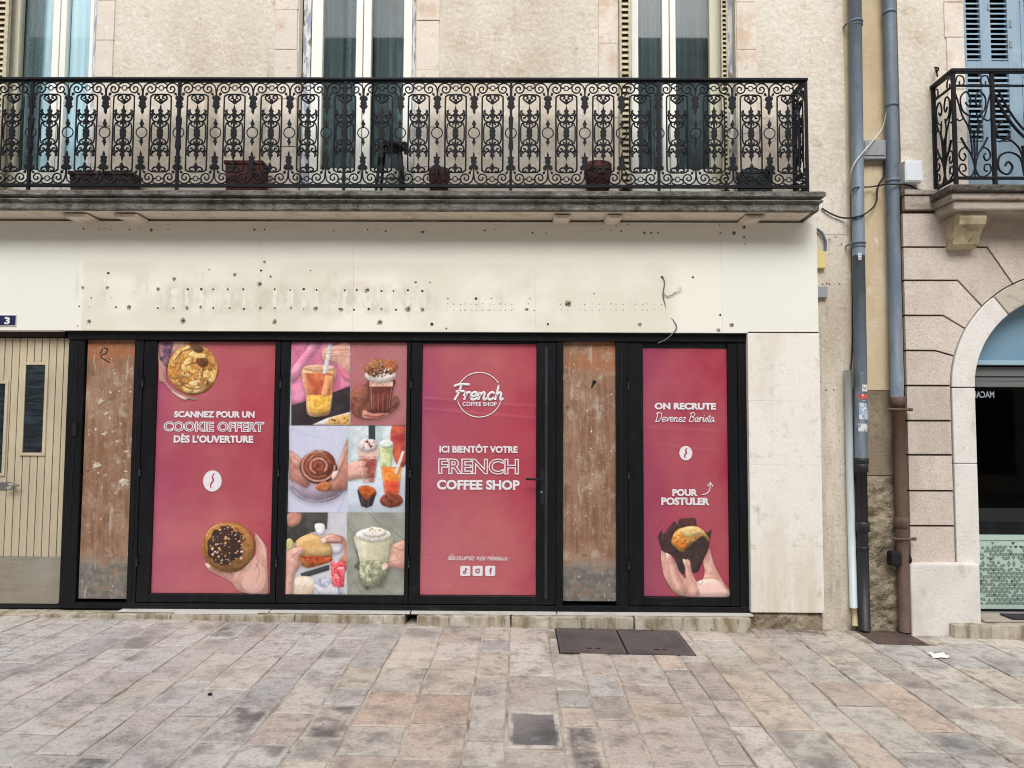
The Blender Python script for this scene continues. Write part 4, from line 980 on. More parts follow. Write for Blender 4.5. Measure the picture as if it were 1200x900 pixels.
        D_ = np.stack([(px_ - CW / 2) / F, (CH / 2 - py_) / F, -np.ones_like(px_)], -1) @ np.array(CR.to_3x3()).T
        yv = YPO - .0012; t = (yv - CAM.y) / D_[..., 1]; wx, wz = CAM.x + D_[..., 0] * t, CAM.z + D_[..., 2] * t
        b_ = MB(); b_.v = list(zip(wx.ravel().tolist(), [yv] * (w * h), wz.ravel().tolist())); i_ = b_.idx(m_photo)
        keep = np.ones((h - 1, w - 1), bool) if full else (A[:-1, :-1] + A[1:, :-1] + A[:-1, 1:] + A[1:, 1:]) > 2.0
        ij = np.argwhere(keep); base = ij[:, 0] * w + ij[:, 1]
        b_.f = [(int(k + w), int(k + w + 1), int(k + 1), int(k)) for k in base]; b_.mi = [i_] * len(b_.f); b_.sm = [False] * len(b_.f)
        used = np.zeros(w * h, bool)
        for dk in (0, 1, w, w + 1): used[base + dk] = True
        rem = np.cumsum(used) - 1
        b_.f = [tuple(int(rem[k]) for k in q) for q in b_.f]; b_.v = [v for v, u in zip(b_.v, used) if u]
        ob = b_.build(name, parent); at_ = ob.data.color_attributes.new('Col', 'FLOAT_COLOR', 'POINT')
        at_.data.foreach_set('color', np.concatenate([C.reshape(-1, 3)[used], np.zeros((int(used.sum()), 1))], 1).astype(np.float32).ravel())
        return ob
skin = pm((212, 160, 146), (220, 172, 158), 20); skin_d = pm((180, 122, 108), (194, 138, 122), 20); skin_l = pm((236, 202, 190), (228, 190, 178), 24); crease = pm((138, 82, 72)); shine = pm((250, 248, 244))
skin_b = pm((120, 70, 58), (150, 92, 76), 34)
def grad(x0, x1, seed):
    return M('pink_gradient_print', (176, 80, 98), .34, [
        L_((186, 102, 104), (1.6, 1, 1.1), (.44, .64), .6, o=seed), L_((196, 108, 106), (1.2, 1, 1.4), (.38, .6), .6, o=seed + 9, m=[(2, 1.1, .6)]), L_((164, 62, 84), (1.2, 1, 1.6), (.5, .66), .5, o=seed + 3), L_((150, 62, 80), (.5, 1, 30), (.62, .7), .35, o=seed + 5)],
        (3.5, .5, .03), coat=1.0, ramp=(x0, x1, [(0, (166, 76, 112)), (.28, (174, 82, 100)), (.6, (176, 80, 92)), (1, (174, 60, 78))]))
def sheet(root, x0, x1, z0, z1, m, seed):
    """thin printed film with shallow wrinkles and lifted creases"""
    from mathutils import noise
    nx, nz = 90, 190; vs = []; fs = []; r = random.Random(seed)
    cre = []
    for i in range(9):
        if i < 4: a = Vector((r.uniform(x0, x0 + .35), r.uniform(z0, z0 + .6))); b = a + Vector((r.uniform(.12, .3), r.uniform(.15, .35)))
        elif i < 6: zz = r.uniform(z0 + .5, z1 - .2); a = Vector((x0, zz)); b = Vector((x1, zz - r.uniform(.02, .08)))
        else: a = Vector((r.uniform(x1 - .4, x1 - .1), z0 + r.uniform(.03, .4))); b = a + Vector((r.uniform(-.25, .2), r.uniform(.1, .4)))
        cre.append((a, b, r.uniform(.0016, .004)))
    for j in range(nz + 1):
        for i in range(nx + 1):
            x = x0 + (x1 - x0) * i / nx; z = z0 + (z1 - z0) * j / nz; q = Vector((x, z))
            d = .0008 * noise.noise(Vector((x * 5, z * 3.5, seed)))
            for a, b, h in cre:
                ab = b - a; t = max(0, min(1, (q - a).dot(ab) / ab.length_squared)); e = (q - a - ab * t).length
                d += h * math.exp(-(e / .009) ** 2)
            vs.append((x, YPO + .0042 - max(-.0005, min(.0038, d)), z))
    for j in range(nz):
        for i in range(nx): a = j * (nx + 1) + i; fs.append((a, a + 1, a + nx + 2, a + nx + 1))
    b_ = MB(); b_.add(vs, fs, m, True); b_.box(x0, x1, YPO + .0055, YPO + .0065, z0, z1, white); return b_.build('sheet', root)
def poster(px0, px1, label):
    x0, x1 = px_x(px0), px_x(px1); r = thing('poster', ((x0 + x1) / 2, YPO, zbm), label, 'poster', None); return r, x0 + .002, x1 - .002
def lettering(root, *rows):
    for kind, *a in rows:
        b_ = MB(); y = YPO - .0012
        if kind == 'f': font_mesh(b_, a[0], a[1], y, white, a[2] if len(a) > 2 else .03)
        if kind == 'o': font_mesh(b_, a[0], a[1], y, white, .02, a[2])
        if kind == 's': script_mesh(b_, a[0], a[1], y, white, a[2])
        b_.build('lettering', root)
choc = pm((74, 42, 30), (44, 26, 22), 70); gold = pm((206, 152, 80), (166, 108, 48), 46); gold_l = pm((234, 200, 138), (204, 154, 84), 60); nut = pm((214, 176, 128), (236, 208, 168), 90)
burnt = pm((120, 74, 40), (84, 50, 30), 60)
def bean(root, cx, cy, rx_, ry_):
    b_ = MB(); y = YPO - .0014; x, z = X(cx, cy, YPO), Z(cx, cy, YPO); k = .00702
    b_.disc(x, z, y, rx_ * k, ry_ * k, white, 28)
    b_.tube(smooth_pts([(x + a * rx_ * k, y - .0006, z + c * ry_ * k) for a, c in [(.2, .72), (-.02, .4), (.1, .05), (-.16, -.3), (-.14, -.7)]], 4), [.004 + .003 * math.sin(i / 16 * 3.14) for i in range(17)], pm((178, 66, 88)), 6, False, .12)
    b_.build('bean_emblem', root)

# cookie poster
p1, xa, xb = poster(179.2, 319, 'pink poster offering a cookie, with a hand holding a round cookie at its foot')
sheet(p1, xa, xb, zbm + .002, zi - .002, grad(xa, xb, 1), 11)
a = Art(160, 380, 5)
a.poly([(136, 100), (300, 100), (330, 130), (200, 200), (175, 330), (250, 400), (352, 432), (340, 442), (270, 428), (200, 388), (160, 340), (134, 330), (130, 240)], skin)
a.poly([(136, 100), (210, 100), (200, 180), (180, 250), (150, 220), (133, 190)], pm((92, 72, 96), (160, 110, 120), 26))
a.poly([(205, 390), (250, 412), (300, 436), (270, 440), (226, 412)], skin_l)
a.ell(330, 262, 146, 150, gold, 0, .03, 2, 34)
r_ = random.Random(4)
for rr, n_, sz in ((118, 13, 36), (84, 10, 34), (50, 7, 30), (16, 3, 28)):
    for k in range(n_):
        t = 6.283 * k / n_ + r_.uniform(-.2, .2) + rr; a.ell(330 + rr * math.cos(t), 262 + rr * math.sin(t), sz * r_.uniform(.8, 1.3), sz * r_.uniform(.45, .75), r_.choice([gold, gold_l, gold_l, pm((188, 126, 60), (222, 174, 104), 50), pm((238, 212, 158), (214, 172, 104), 60)]), t + 1.2 + r_.uniform(-.4, .4), .12, k + int(rr), 16)
a.line([(250, 330), (300, 372), (370, 376), (420, 340)], 7, burnt); a.line([(226, 210), (270, 160), (330, 140)], 7, burnt); a.line([(300, 240), (350, 226), (390, 250), (380, 300)], 7, burnt)
a.poly([(310, 112), (350, 104), (390, 140), (380, 165), (340, 160)], pm((96, 66, 52), (120, 84, 60), 40))
a.poly([(350, 205), (410, 200), (420, 235), (380, 250)], burnt)
a.line([(140, 240), (170, 330), (220, 386)], 5, crease); a.specks(330, 320, 80, 50, 30, 6, [shine, gold_l, burnt], 5); a.line([(210, 200), (250, 150), (300, 124)], 7, gold_l); a.line([(440, 190), (468, 260), (456, 320)], 7, gold_l)
a.build('bread_picture', p1)
a = Art(160, 540, 5)
a.poly([(693, 425), (706, 432), (752, 492), (765, 540), (768, 640), (764, 782), (700, 784), (600, 762), (548, 705), (430, 645), (399, 602), (420, 600), (500, 640), (600, 640), (690, 560), (700, 500)], skin)
a.poly([(640, 640), (700, 600), (752, 640), (748, 740), (690, 775), (620, 740)], pm((224, 180, 166), (216, 168, 154), 14), 4, .2)
a.line([(700, 600), (720, 650), (700, 710)], 5, skin_d); a.line([(548, 700), (560, 670), (545, 650)], 6, skin_d)
a.ell(540, 506, 155, 150, pm((178, 122, 62), (150, 96, 48), 40), 0, .02, 4, 34); a.ell(545, 500, 140, 134, pm((196, 140, 76), (168, 108, 54), 50), 0, .03, 5)
a.ell(520, 498, 104, 112, choc, .3, .12, 6, 30)
a.specks(535, 500, 108, 118, 70, 9, [nut, gold_l, pm((226, 190, 168)), choc], 3); a.specks(540, 505, 132, 128, 26, 6, [burnt, choc], 8)
a.line([(432, 622), (480, 655), (540, 690)], 5, crease); a.poly([(404, 604), (424, 606), (436, 624), (420, 630)], skin_l); a.line([(706, 440), (742, 500), (752, 560)], 7, skin_l); a.line([(640, 640), (600, 670), (590, 720)], 4, crease); a.line([(700, 560), (712, 600), (690, 640)], 6, crease); a.specks(530, 496, 104, 112, 60, 6, [nut, shine, burnt], 23); a.line([(410, 440), (440, 396), (500, 368)], 8, gold_l)
a.build('cookie_picture', p1)
bean(p1, 249, 563.6, 11, 12.4)
lettering(p1, ('f', 'SCANNEZ POUR UN', (204, 481.8, 298.4, 489.4), .045), ('o', 'COOKIE OFFERT', (191.6, 494, 309.6, 506), .034), ('f', 'DÈS L’OUVERTURE', (203.6, 508.3, 296.8, 519), .045))

# collage poster
p2, xa, xb = poster(336.5, 475, 'collage poster of six photographs of drinks, pastries and a sandwich')
sheet(p2, xa, xb, zbm + .002, zi - .002, pm((214, 216, 226), (200, 204, 216), 6), 12)
a = Art(320, 390, 5.294)
a.rect(113, 60, 478, 572, pm((206, 112, 146), (226, 146, 176), 9))
a.poly([(113, 230), (200, 110), (240, 62), (300, 62), (220, 180), (150, 290), (113, 300)], pm((232, 160, 188), (216, 130, 160), 16))
a.poly([(113, 330), (190, 320), (210, 420), (113, 445)], pm((228, 150, 182), (206, 118, 150), 12))
a.poly([(108, 452), (300, 396), (478, 330), (478, 572), (108, 572)], pm((62, 52, 56), (44, 38, 42), 14), 0)
a.poly([(240, 571), (330, 530), (478, 490), (478, 571)], pm((224, 216, 214)), 0)
a.poly([(325, 571), (345, 535), (400, 515), (477, 502), (477, 571)], gold_l, 0); a.specks(410, 545, 62, 20, 14, 7, [burnt], 1)
a.poly([(305, 110), (370, 84), (477, 66), (477, 236), (470, 290), (440, 285), (400, 200), (330, 185), (308, 160)], skin)
for q in ([(340, 120), (400, 108), (476, 108)], [(335, 152), (410, 140), (476, 150)]): a.line(q, 6, skin_d)
a.poly([(395, 195), (430, 215), (480, 280), (470, 300), (430, 270)], pm((222, 120, 150)))
a.poly([(186, 216), (382, 216), (374, 330), (356, 488), (300, 518), (216, 506), (203, 380)], pm((206, 150, 110), (222, 176, 130), 26))
a.poly([(196, 250), (378, 250), (366, 385), (210, 385)], pm((188, 92, 66), (206, 122, 78), 20), 0)
a.poly([(210, 385), (366, 385), (352, 480), (300, 500), (220, 492)], pm((222, 164, 62), (238, 190, 96), 40), 0)
a.poly([(325, 262), (372, 268), (330, 395), (296, 392)], pm((236, 176, 140), (222, 150, 100), 20), 0)
a.ell(284, 218, 98, 20, pm((222, 190, 172), (204, 150, 120), 40))
a.poly([(345, 66), (372, 68), (332, 258), (306, 256)], pm((226, 222, 222), (206, 202, 204), 30), 0)
a.line([(200, 240), (214, 380), (224, 490)], 5, shine); a.line([(368, 240), (358, 380), (346, 480)], 4, shine); a.line([(320, 150), (350, 176), (390, 186)], 4, crease); a.line([(330, 112), (400, 100), (470, 100)], 4, crease); a.line([(316, 130), (400, 126), (476, 124)], 3, crease); a.line([(240, 410), (250, 470)], 8, pm((246, 214, 130)))
a.build('photo_tile', p2)
a = Art(320, 390, 5.294)
a.rect(480, 60, 832, 572, pm((184, 120, 122), (170, 104, 108), 5))
a.poly([(482, 372), (560, 322), (600, 340), (600, 480), (700, 500), (745, 400), (772, 398), (786, 440), (744, 494), (650, 534), (570, 540), (490, 500)], skin_b)
a.poly([(560, 480), (620, 500), (700, 492), (720, 510), (640, 534), (560, 530)], pm((214, 150, 140), (190, 116, 104), 40))
a.poly([(592, 290), (752, 290), (742, 360), (722, 485), (664, 496), (606, 488), (598, 380)], pm((122, 62, 50), (96, 46, 40), 24))
a.rect(598, 300, 744, 332, pm((206, 160, 136), (226, 190, 170), 40))
for k in range(4): a.line([(622 + k * 30, 380), (626 + k * 27, 482)], 5, pm((164, 100, 82)))
a.ell(668, 262, 98, 48, pm((230, 222, 216), (206, 190, 180), 50), 0, .06, 3)
a.ell(640, 212, 76, 52, pm((176, 122, 84), (120, 74, 52), 60), -.3, .06, 5); a.ell(730, 208, 42, 44, pm((186, 116, 70), (140, 80, 50), 60), 0, .06, 6)
a.specks(670, 238, 84, 44, 36, 8, [choc, choc, white], 4)
a.line([(606, 340), (612, 470)], 4, pm((206, 170, 150))); a.line([(736, 340), (718, 470)], 4, pm((190, 140, 120))); a.line([(740, 440), (768, 410)], 5, pm((176, 112, 98))); a.line([(730, 470), (776, 440)], 5, pm((84, 44, 38))); a.line([(560, 510), (640, 522), (700, 506)], 4, pm((92, 46, 40)))
a.build('photo_tile', p2)
a = Art(320, 540, 5)
a.rect(94, -206, 438, 302, pm((212, 212, 232), (196, 198, 220), 5))
a.line([(110, -180), (220, -150), (360, -110)], 2, pm((180, 182, 206))); a.line([(380, 302), (420, 200), (430, 120)], 3, pm((170, 170, 190)))
a.ell(262, 128, 172, 118, pm((176, 158, 178), (196, 180, 196), 14)); a.ell(262, 110, 150, 104, pm((204, 186, 202), (188, 168, 190), 14))
a.poly([(94, -50), (130, -40), (190, 20), (198, 90), (220, 130), (190, 160), (140, 130), (94, 100)], skin_d); a.poly([(100, -48), (140, -30), (196, 30), (170, 50), (120, 20)], skin)
a.poly([(438, -120), (436, 150), (400, 168), (310, 180), (280, 172), (300, 120), (350, 90), (380, 30), (410, -60)], skin_d); a.poly([(438, -90), (420, -10), (380, 80), (346, 112), (338, 96), (372, 40), (410, -60)], skin)
a.ell(266, 36, 108, 100, pm((128, 66, 50), (94, 46, 38), 40), 0, .04, 2, 30)
for k in range(4): a.line([(266 + (96 - k * 24) * math.cos(t * .45 + k), 30 + (88 - k * 22) * math.sin(t * .45 + k)) for t in range(12)], 12, pm((226, 196, 186), (190, 130, 106), 60) if k % 2 == 0 else pm((170, 96, 66)))
a.poly([(352, 66), (384, 58), (376, 90), (354, 110), (342, 96)], skin_l)
a.poly([(250, 150), (300, 120), (340, 140), (320, 176), (262, 172)], pm((200, 130, 80), (170, 96, 56), 40))
a.line([(110, -30), (160, 10), (180, 60)], 5, crease); a.line([(110, 60), (150, 100), (180, 140)], 5, crease); a.line([(410, 0), (390, 60), (360, 110)], 5, crease); a.line([(210, 0), (250, -46), (310, -40)], 5, shine); a.line([(120, 170), (180, 220), (270, 236), (360, 210)], 4, shine)
a.build('photo_tile', p2)
a = Art(320, 540, 5)
a.rect(440, -206, 775, 302, pm((190, 204, 208), (214, 222, 228), 7))
a.poly([(700, -206), (775, -206), (775, 20), (720, 10), (690, -100)], pm((158, 54, 60), (196, 96, 70), 8)); a.rect(560, -206, 600, -120, pm((54, 66, 74)))
a.poly([(440, 120), (775, 100), (775, 302), (440, 302)], pm((206, 214, 226), (190, 200, 214), 9), 0)
a.poly([(498, -60), (618, -60), (592, 128), (528, 128)], pm((196, 142, 130), (224, 190, 180), 22), 0); a.poly([(502, -10), (612, -10), (594, 100), (526, 100)], pm((150, 76, 68), (176, 104, 92), 24), 0)
a.rect(496, -66, 620, -30, pm((222, 190, 178)))
a.ell(556, -92, 56, 40, pm((232, 222, 220), (206, 180, 176), 40), 0, .08, 3); a.specks(556, -100, 44, 30, 16, 7, [choc, pm((140, 44, 44))], 9)
a.poly([(440, 20), (520, 0), (548, 12), (536, 34), (560, 44), (548, 66), (562, 80), (540, 100), (470, 110), (440, 110)], skin)
for q in ([(500, 34), (540, 34)], [(500, 66), (550, 64)], [(500, 92), (545, 92)]): a.line(q, 4, skin_d)
a.poly([(622, -92), (704, -92), (694, 50), (632, 50)], pm((178, 190, 130), (206, 214, 170), 20), 0); a.ell(664, -100, 42, 24, pm((228, 232, 226), (204, 212, 204), 40), 0, .08, 5)
a.poly([(632, 36), (754, 36), (738, 200), (656, 200)], pm((222, 120, 48), (240, 160, 80), 16), 0); a.poly([(646, 120), (744, 120), (736, 190), (656, 190)], pm((206, 72, 52), (222, 100, 60), 20), 0)
a.poly([(757, -60), (772, -56), (726, 80), (710, 76)], pm((232, 226, 224)), 0)
a.ell(694, 232, 68, 42, pm((150, 74, 56), (112, 54, 42), 40), 0, .03, 3); a.specks(694, 226, 48, 24, 8, 7, [choc], 5)
a.poly([(494, 172), (540, 150), (572, 158), (606, 186), (582, 262), (550, 276), (516, 266), (504, 220)], pm((46, 38, 42), (66, 54, 56), 40), 0)
a.poly([(500, 160), (540, 144), (590, 160), (604, 190), (580, 206), (556, 236), (520, 204)], pm((206, 110, 48), (150, 66, 32), 40))
a.line([(504, -40), (530, 110)], 4, shine); a.line([(610, -40), (590, 110)], 3, shine); a.line([(640, 50), (660, 180)], 4, shine); a.line([(746, 50), (732, 180)], 4, shine); a.line([(630, -80), (638, 30)], 3, shine); a.line([(520, 210), (530, 262)], 4, pm((110, 96, 100))); a.line([(560, 210), (556, 268)], 4, pm((110, 96, 100)))
a.build('photo_tile', p2)
a = Art(320, 540, 5)
a.rect(70, 302, 430, 788, pm((214, 212, 216), (196, 194, 202), 7))
a.poly([(76, 302), (322, 302), (316, 400), (220, 420), (130, 480), (74, 470)], pm((84, 82, 76), (58, 58, 56), 12), 0); a.poly([(84, 310), (160, 304), (160, 360), (110, 390), (84, 370)], skin_d)
a.poly([(244, 372), (300, 372), (300, 430), (260, 430)], pm((230, 228, 232))); a.ell(364, 508, 48, 38, pm((224, 222, 230), (204, 202, 214), 20)); a.ell(96, 490, 24, 36, pm((206, 192, 130)))
a.poly([(160, 660), (330, 608), (330, 640), (170, 690)], pm((60, 62, 66)), 0)
a.ell(180, 740, 80, 66, pm((232, 220, 208), (206, 184, 160), 10)); a.poly([(240, 700), (330, 670), (420, 730), (418, 786), (240, 786)], pm((226, 226, 234), (150, 156, 176), 26), 0)
a.poly([(132, 474), (206, 430), (262, 440), (332, 486), (346, 556), (320, 596), (210, 628), (160, 606), (140, 556)], pm((168, 92, 52), (206, 130, 70), 40))
a.poly([(132, 474), (206, 430), (262, 440), (334, 490), (340, 552), (290, 556), (200, 556), (160, 540)], pm((224, 190, 134), (204, 160, 100), 30))
a.poly([(180, 562), (280, 560), (344, 566), (330, 592), (220, 606)], pm((206, 96, 40), (150, 56, 34), 40))
a.poly([(70, 560), (130, 510), (180, 512), (178, 540), (150, 570), (166, 610), (130, 660), (112, 788), (66, 788)], skin); a.line([(100, 570), (150, 530), (178, 524)], 5, skin_d)
a.poly([(276, 466), (320, 430), (380, 436), (428, 470), (430, 640), (400, 610), (388, 580), (416, 540), (404, 490), (350, 484), (300, 486)], skin_d); a.poly([(280, 464), (322, 434), (376, 442), (404, 470), (350, 476)], skin)
a.poly([(334, 592), (426, 588), (414, 742), (350, 738)], pm((206, 48, 66), (236, 110, 116), 34), 0); a.specks(380, 640, 36, 60, 14, 8, [pm((240, 150, 160)), white], 5)
a.line([(120, 560), (150, 600), (140, 650)], 5, crease); a.line([(300, 470), (350, 446), (400, 466)], 5, crease); a.line([(150, 480), (206, 444), (260, 452)], 6, pm((240, 214, 166))); a.line([(346, 610), (360, 724)], 4, shine); a.line([(414, 606), (402, 720)], 3, shine); a.poly([(276, 466), (300, 456), (316, 472), (296, 486)], skin_l); a.line([(160, 560), (240, 572), (330, 560)], 5, pm((110, 44, 30)))
a.build('photo_tile', p2)
a = Art(320, 540, 5)
a.rect(432, 302, 775, 788, pm((146, 146, 136), (160, 160, 150), 5))
for q in ([(560, 302), (640, 390)], [(440, 390), (490, 440)], [(680, 390), (775, 470)], [(600, 700), (700, 786)], [(440, 780), (470, 700), (520, 780)]): a.line(q, 3, pm((112, 114, 106)), 0)
a.poly([(775, 476), (730, 480), (690, 500), (684, 570), (640, 618), (652, 646), (700, 622), (775, 630)], skin)
a.poly([(496, 470), (484, 520), (500, 580), (474, 620), (500, 640), (530, 720), (560, 740), (540, 480)], pm((100, 104, 92), (84, 90, 80), 30))
a.poly([(486, 430), (690, 430), (684, 560), (664, 640), (646, 718), (584, 736), (524, 720), (512, 600), (494, 530)], pm((196, 192, 162), (212, 208, 184), 12))
a.poly([(512, 596), (668, 596), (646, 716), (584, 734), (526, 718)], pm((134, 138, 110), (190, 190, 160), 24))
a.line([(508, 592), (590, 604), (674, 590)], 4, pm((116, 120, 100))); a.line([(560, 640), (590, 720)], 6, pm((92, 98, 84))); a.line([(650, 640), (630, 716)], 6, pm((92, 98, 84)))
a.ell(588, 434, 104, 40, pm((222, 220, 206), (236, 234, 226), 40)); a.ell(592, 418, 70, 30, pm((236, 234, 228), (220, 214, 200), 50), 0, .08, 5); a.specks(594, 412, 42, 16, 16, 5, [gold, gold_l], 2)
a.poly([(636, 618), (656, 600), (676, 610), (668, 634), (646, 646)], skin_l)
a.line([(496, 450), (510, 590), (536, 714)], 5, shine); a.line([(676, 460), (664, 590)], 4, shine); a.line([(650, 612), (690, 590), (740, 580)], 4, crease); a.line([(690, 500), (740, 520), (772, 520)], 4, crease); a.line([(540, 620), (556, 700)], 5, pm((206, 206, 180)))
a.build('photo_tile', p2)

# opening-soon poster on the door
p3, xa, xb = poster(493, 628.6, 'plain pink opening-soon poster with a round white logo, on the door')
sheet(p3, xa, xb, zbm + .002, zi - .008, grad(xa, xb, 5), 13)
b_ = MB(); y = YPO - .0014
for t0, t1 in ((.56, 2.58), (3.36, 6.07)):
    b_.tube([(X(561.6, 462.7, YPO) + 26.4 * .00702 * math.cos(t0 + (t1 - t0) * i / 26), y, Z(561.6, 462.7, YPO) + 26.4 * .00702 * math.sin(t0 + (t1 - t0) * i / 26)) for i in range(27)], .0042, white, 6, False, .15)
b_.build('logo_ring', p3)
lettering(p3, ('s', 'French', (532, 450.5, 590.5, 468.6), .0105), ('f', 'COFFEE SHOP', (542, 471, 582, 476), .02), ('f', 'ICI BIENTÔT VOTRE', (515, 520.6, 606.6, 530.7), .04),
          ('o', 'FRENCH', (513.6, 537.3, 608, 556), .026), ('f', 'COFFEE SHOP', (512, 562.4, 609, 574), .042), ('s', 'découvrez nos réseaux :', (525, 648.4, 599, 656.6), .0024))
pk = pm((150, 60, 92))
for k, (x0, x1) in enumerate([(539.6, 551), (554.4, 565), (568.6, 580.4)]):
    b_ = MB(); y = YPO - .0012; cx, cz = X((x0 + x1) / 2, 669, YPO), Z((x0 + x1) / 2, 669, YPO); h = .041; r = .011; q = []
    for (sx, sz, t0) in ((1, 1, 0), (-1, 1, 1.571), (-1, -1, 3.142), (1, -1, 4.712)):
        q += [(cx + sx * (h - r) + r * math.cos(t0 + j * .393), cz + sz * (h - r) + r * math.sin(t0 + j * .393)) for j in range(5)]
    b_.flat(q, y, white); y -= .0008; u = .041
    if k == 0:
        b_.tube([(cx + .08 * u, y, cz + .62 * u), (cx + .08 * u, y, cz - .2 * u)], .0042, pk, 6, False, .15); b_.ring((cx - .16 * u, y, cz - .26 * u), .24 * u, .0042, pk, 14, 6)
        b_.tube(smooth_pts([(cx + .08 * u, y, cz + .6 * u), (cx + .22 * u, y, cz + .34 * u), (cx + .5 * u, y, cz + .26 * u)], 4), .0042, pk, 6, False, .15)
    elif k == 1:
        b_.ring((cx, y, cz), .36 * u, .0045, pk, 18, 6); b_.disc(cx + .44 * u, cz + .44 * u, y, .09 * u, .09 * u, pk, 10)
    else:
        b_.tube(smooth_pts([(cx + .36 * u, y, cz + .5 * u), (cx + .14 * u, y, cz + .48 * u), (cx + .06 * u, y, cz + .2 * u), (cx + .06 * u, y, cz - .66 * u)], 4), .0055, pk, 6, False, .15)
        b_.tube([(cx - .2 * u, y - .0004, cz + .08 * u), (cx + .34 * u, y - .0004, cz + .08 * u)], .0045, pk, 6, False, .15)
    b_.build('social_icon', p3)

# recruiting poster
p4, xa, xb = poster(754.3, 854.5, 'narrow pink recruiting poster with a hand holding a muffin, in the rightmost pane')
sheet(p4, xa, xb, zbm + .002, Z(800, 408.5, YPO), M('pink_gradient_print', (170, 70, 92), .34, [L_((176, 90, 100), (2, 1, 1.2), (.44, .64), .6, o=9)], (3.5, .5, .03), coat=.8,
      ramp=(xa, xb, [(0, (150, 64, 96)), (.35, (168, 68, 88)), (1, (164, 50, 68))])), 14)
a = Art(750, 600, 8.18)
a.poly([(198, 380), (240, 392), (330, 470), (400, 600), (440, 640), (470, 600), (545, 668), (600, 650), (620, 560), (606, 480), (640, 400), (668, 352), (690, 440), (724, 532), (800, 676), (868, 806), (404, 806), (262, 672), (218, 562)], skin)
a.poly([(540, 680), (640, 640), (740, 650), (810, 720), (850, 806), (520, 806)], skin_l); a.line([(620, 640), (680, 630), (740, 640)], 6, skin_d); a.line([(545, 670), (580, 700), (600, 660)], 6, skin_d)
a.poly([(205, 166), (226, 212), (328, 82), (362, 128), (374, 72), (420, 60), (532, 54), (548, 146), (640, 200), (690, 164), (682, 210), (662, 330), (602, 470), (560, 576), (400, 596), (368, 560), (330, 430), (240, 392), (205, 350), (170, 240)], pm((52, 38, 36), (74, 52, 50), 40), 0)
a.poly([(412, 62), (530, 56), (545, 140), (430, 130)], pm((92, 52, 50), (70, 40, 40), 60), 0); a.poly([(226, 214), (330, 86), (352, 150), (310, 230), (280, 260)], pm((84, 52, 50), (64, 42, 42), 50), 0)
a.poly([(300, 282), (345, 180), (450, 138), (556, 142), (648, 224), (664, 286), (610, 234), (520, 286), (470, 340), (400, 382), (340, 336)], pm((196, 128, 52), (222, 172, 96), 40))
a.poly([(380, 176), (450, 142), (556, 146), (640, 226), (560, 210), (480, 240), (420, 220)], pm((226, 202, 146), (206, 170, 104), 40)); a.poly([(340, 290), (420, 270), (460, 310), (430, 360), (370, 350)], pm((176, 92, 36), (206, 126, 50), 50))
a.specks(420, 270, 90, 60, 16, 9, [gold_l, nut, burnt], 2)
a.poly([(600, 226), (664, 294), (656, 330), (600, 470), (556, 570), (404, 594), (400, 440), (440, 350), (520, 286)], pm((64, 46, 44), (44, 34, 34), 26), 0)
for k in range(6): a.line([(560 + k * 14, 320 + k * 6), (490 + k * 14, 570 - k * 16)], 3, pm((88, 66, 62)), 0)
a.poly([(240, 396), (268, 398), (300, 420), (334, 500), (390, 640), (444, 790), (340, 750), (280, 600), (256, 470)], skin); a.poly([(244, 398), (270, 400), (286, 430), (272, 460), (254, 436)], skin_l)
a.poly([(408, 452), (440, 458), (456, 450), (482, 480), (500, 580), (548, 700), (562, 800), (474, 800), (440, 640), (430, 520)], skin); a.poly([(410, 454), (438, 460), (444, 500), (424, 506)], skin_l)
a.line([(352, 520), (404, 640), (450, 780)], 5, skin_d); a.line([(262, 480), (290, 600), (340, 720)], 7, skin_d)
a.line([(444, 470), (470, 560), (520, 700)], 5, crease); a.line([(300, 430), (340, 540), (400, 680)], 5, crease); a.line([(640, 640), (664, 540), (680, 440)], 6, skin_l); a.line([(620, 560), (660, 590), (700, 590)], 4, crease); a.line([(360, 190), (450, 150), (540, 154)], 6, pm((244, 226, 180))); a.line([(212, 180), (226, 216), (300, 140)], 4, pm((112, 78, 72))); a.line([(440, 70), (450, 126)], 5, pm((120, 76, 70))); a.line([(480, 66), (486, 130)], 5, pm((120, 76, 70)))
a.build('muffin_picture', p4)
bean(p4, 803.6, 531, 7.6, 8.4)
lettering(p4, ('f', 'ON RECRUTE', (767, 472, 839, 480), .05), ('s', 'Devenez Barista', (767.6, 483.4, 837.6, 494.6), .0036), ('f', 'POUR', (788, 573, 817.4, 581.4), .05), ('f', 'POSTULER', (775, 583, 831.4, 592), .05))
b_ = MB(); y = YPO - .0016
b_.tube([(p[0], y, p[1]) for p in smooth_pts(XZ([(822.5, 579.6), (828, 578.4), (831.6, 573.5), (832.4, 566)], YPO), 5)], .0042, white, 6, False, .15)
b_.tube([(p[0], y - .0005, p[1]) for p in XZ([(829.4, 569.6), (832.4, 565.2), (835.2, 569.8)], YPO)], .0042, white, 6, False, .15); b_.build('curved_arrow', p4)

# ---------------------------------------------------------------- the neighbouring stone house
YN = .045
xL = lambda y: X(1055.5 + (y - 250) * .024, y, YN)
nb = thing('stone_house', (4.2, YN, 0), 'pinkish rusticated stone house with an arched shop window and pale blue shutters', 'building')
ACX, ACZ = X(1250, 455, YN), Z(1250, 455, YN); K = (X(1250, 455, YN) - X(1113, 455, YN)) / 137
RO, RI = 137 * K, 110 * K
def arc(r, a0, a1, n=14): return [(ACX + r * math.cos(R(a0 + (a1 - a0) * i / n)), ACZ + r * math.sin(R(a0 + (a1 - a0) * i / n))) for i in range(n + 1)]
def px2(a, b): p = P(a, b, YN); return (p.x, p.z)
zpl = Z(1100, 660, YN)
XRR = 2 * ACX - XP + .02
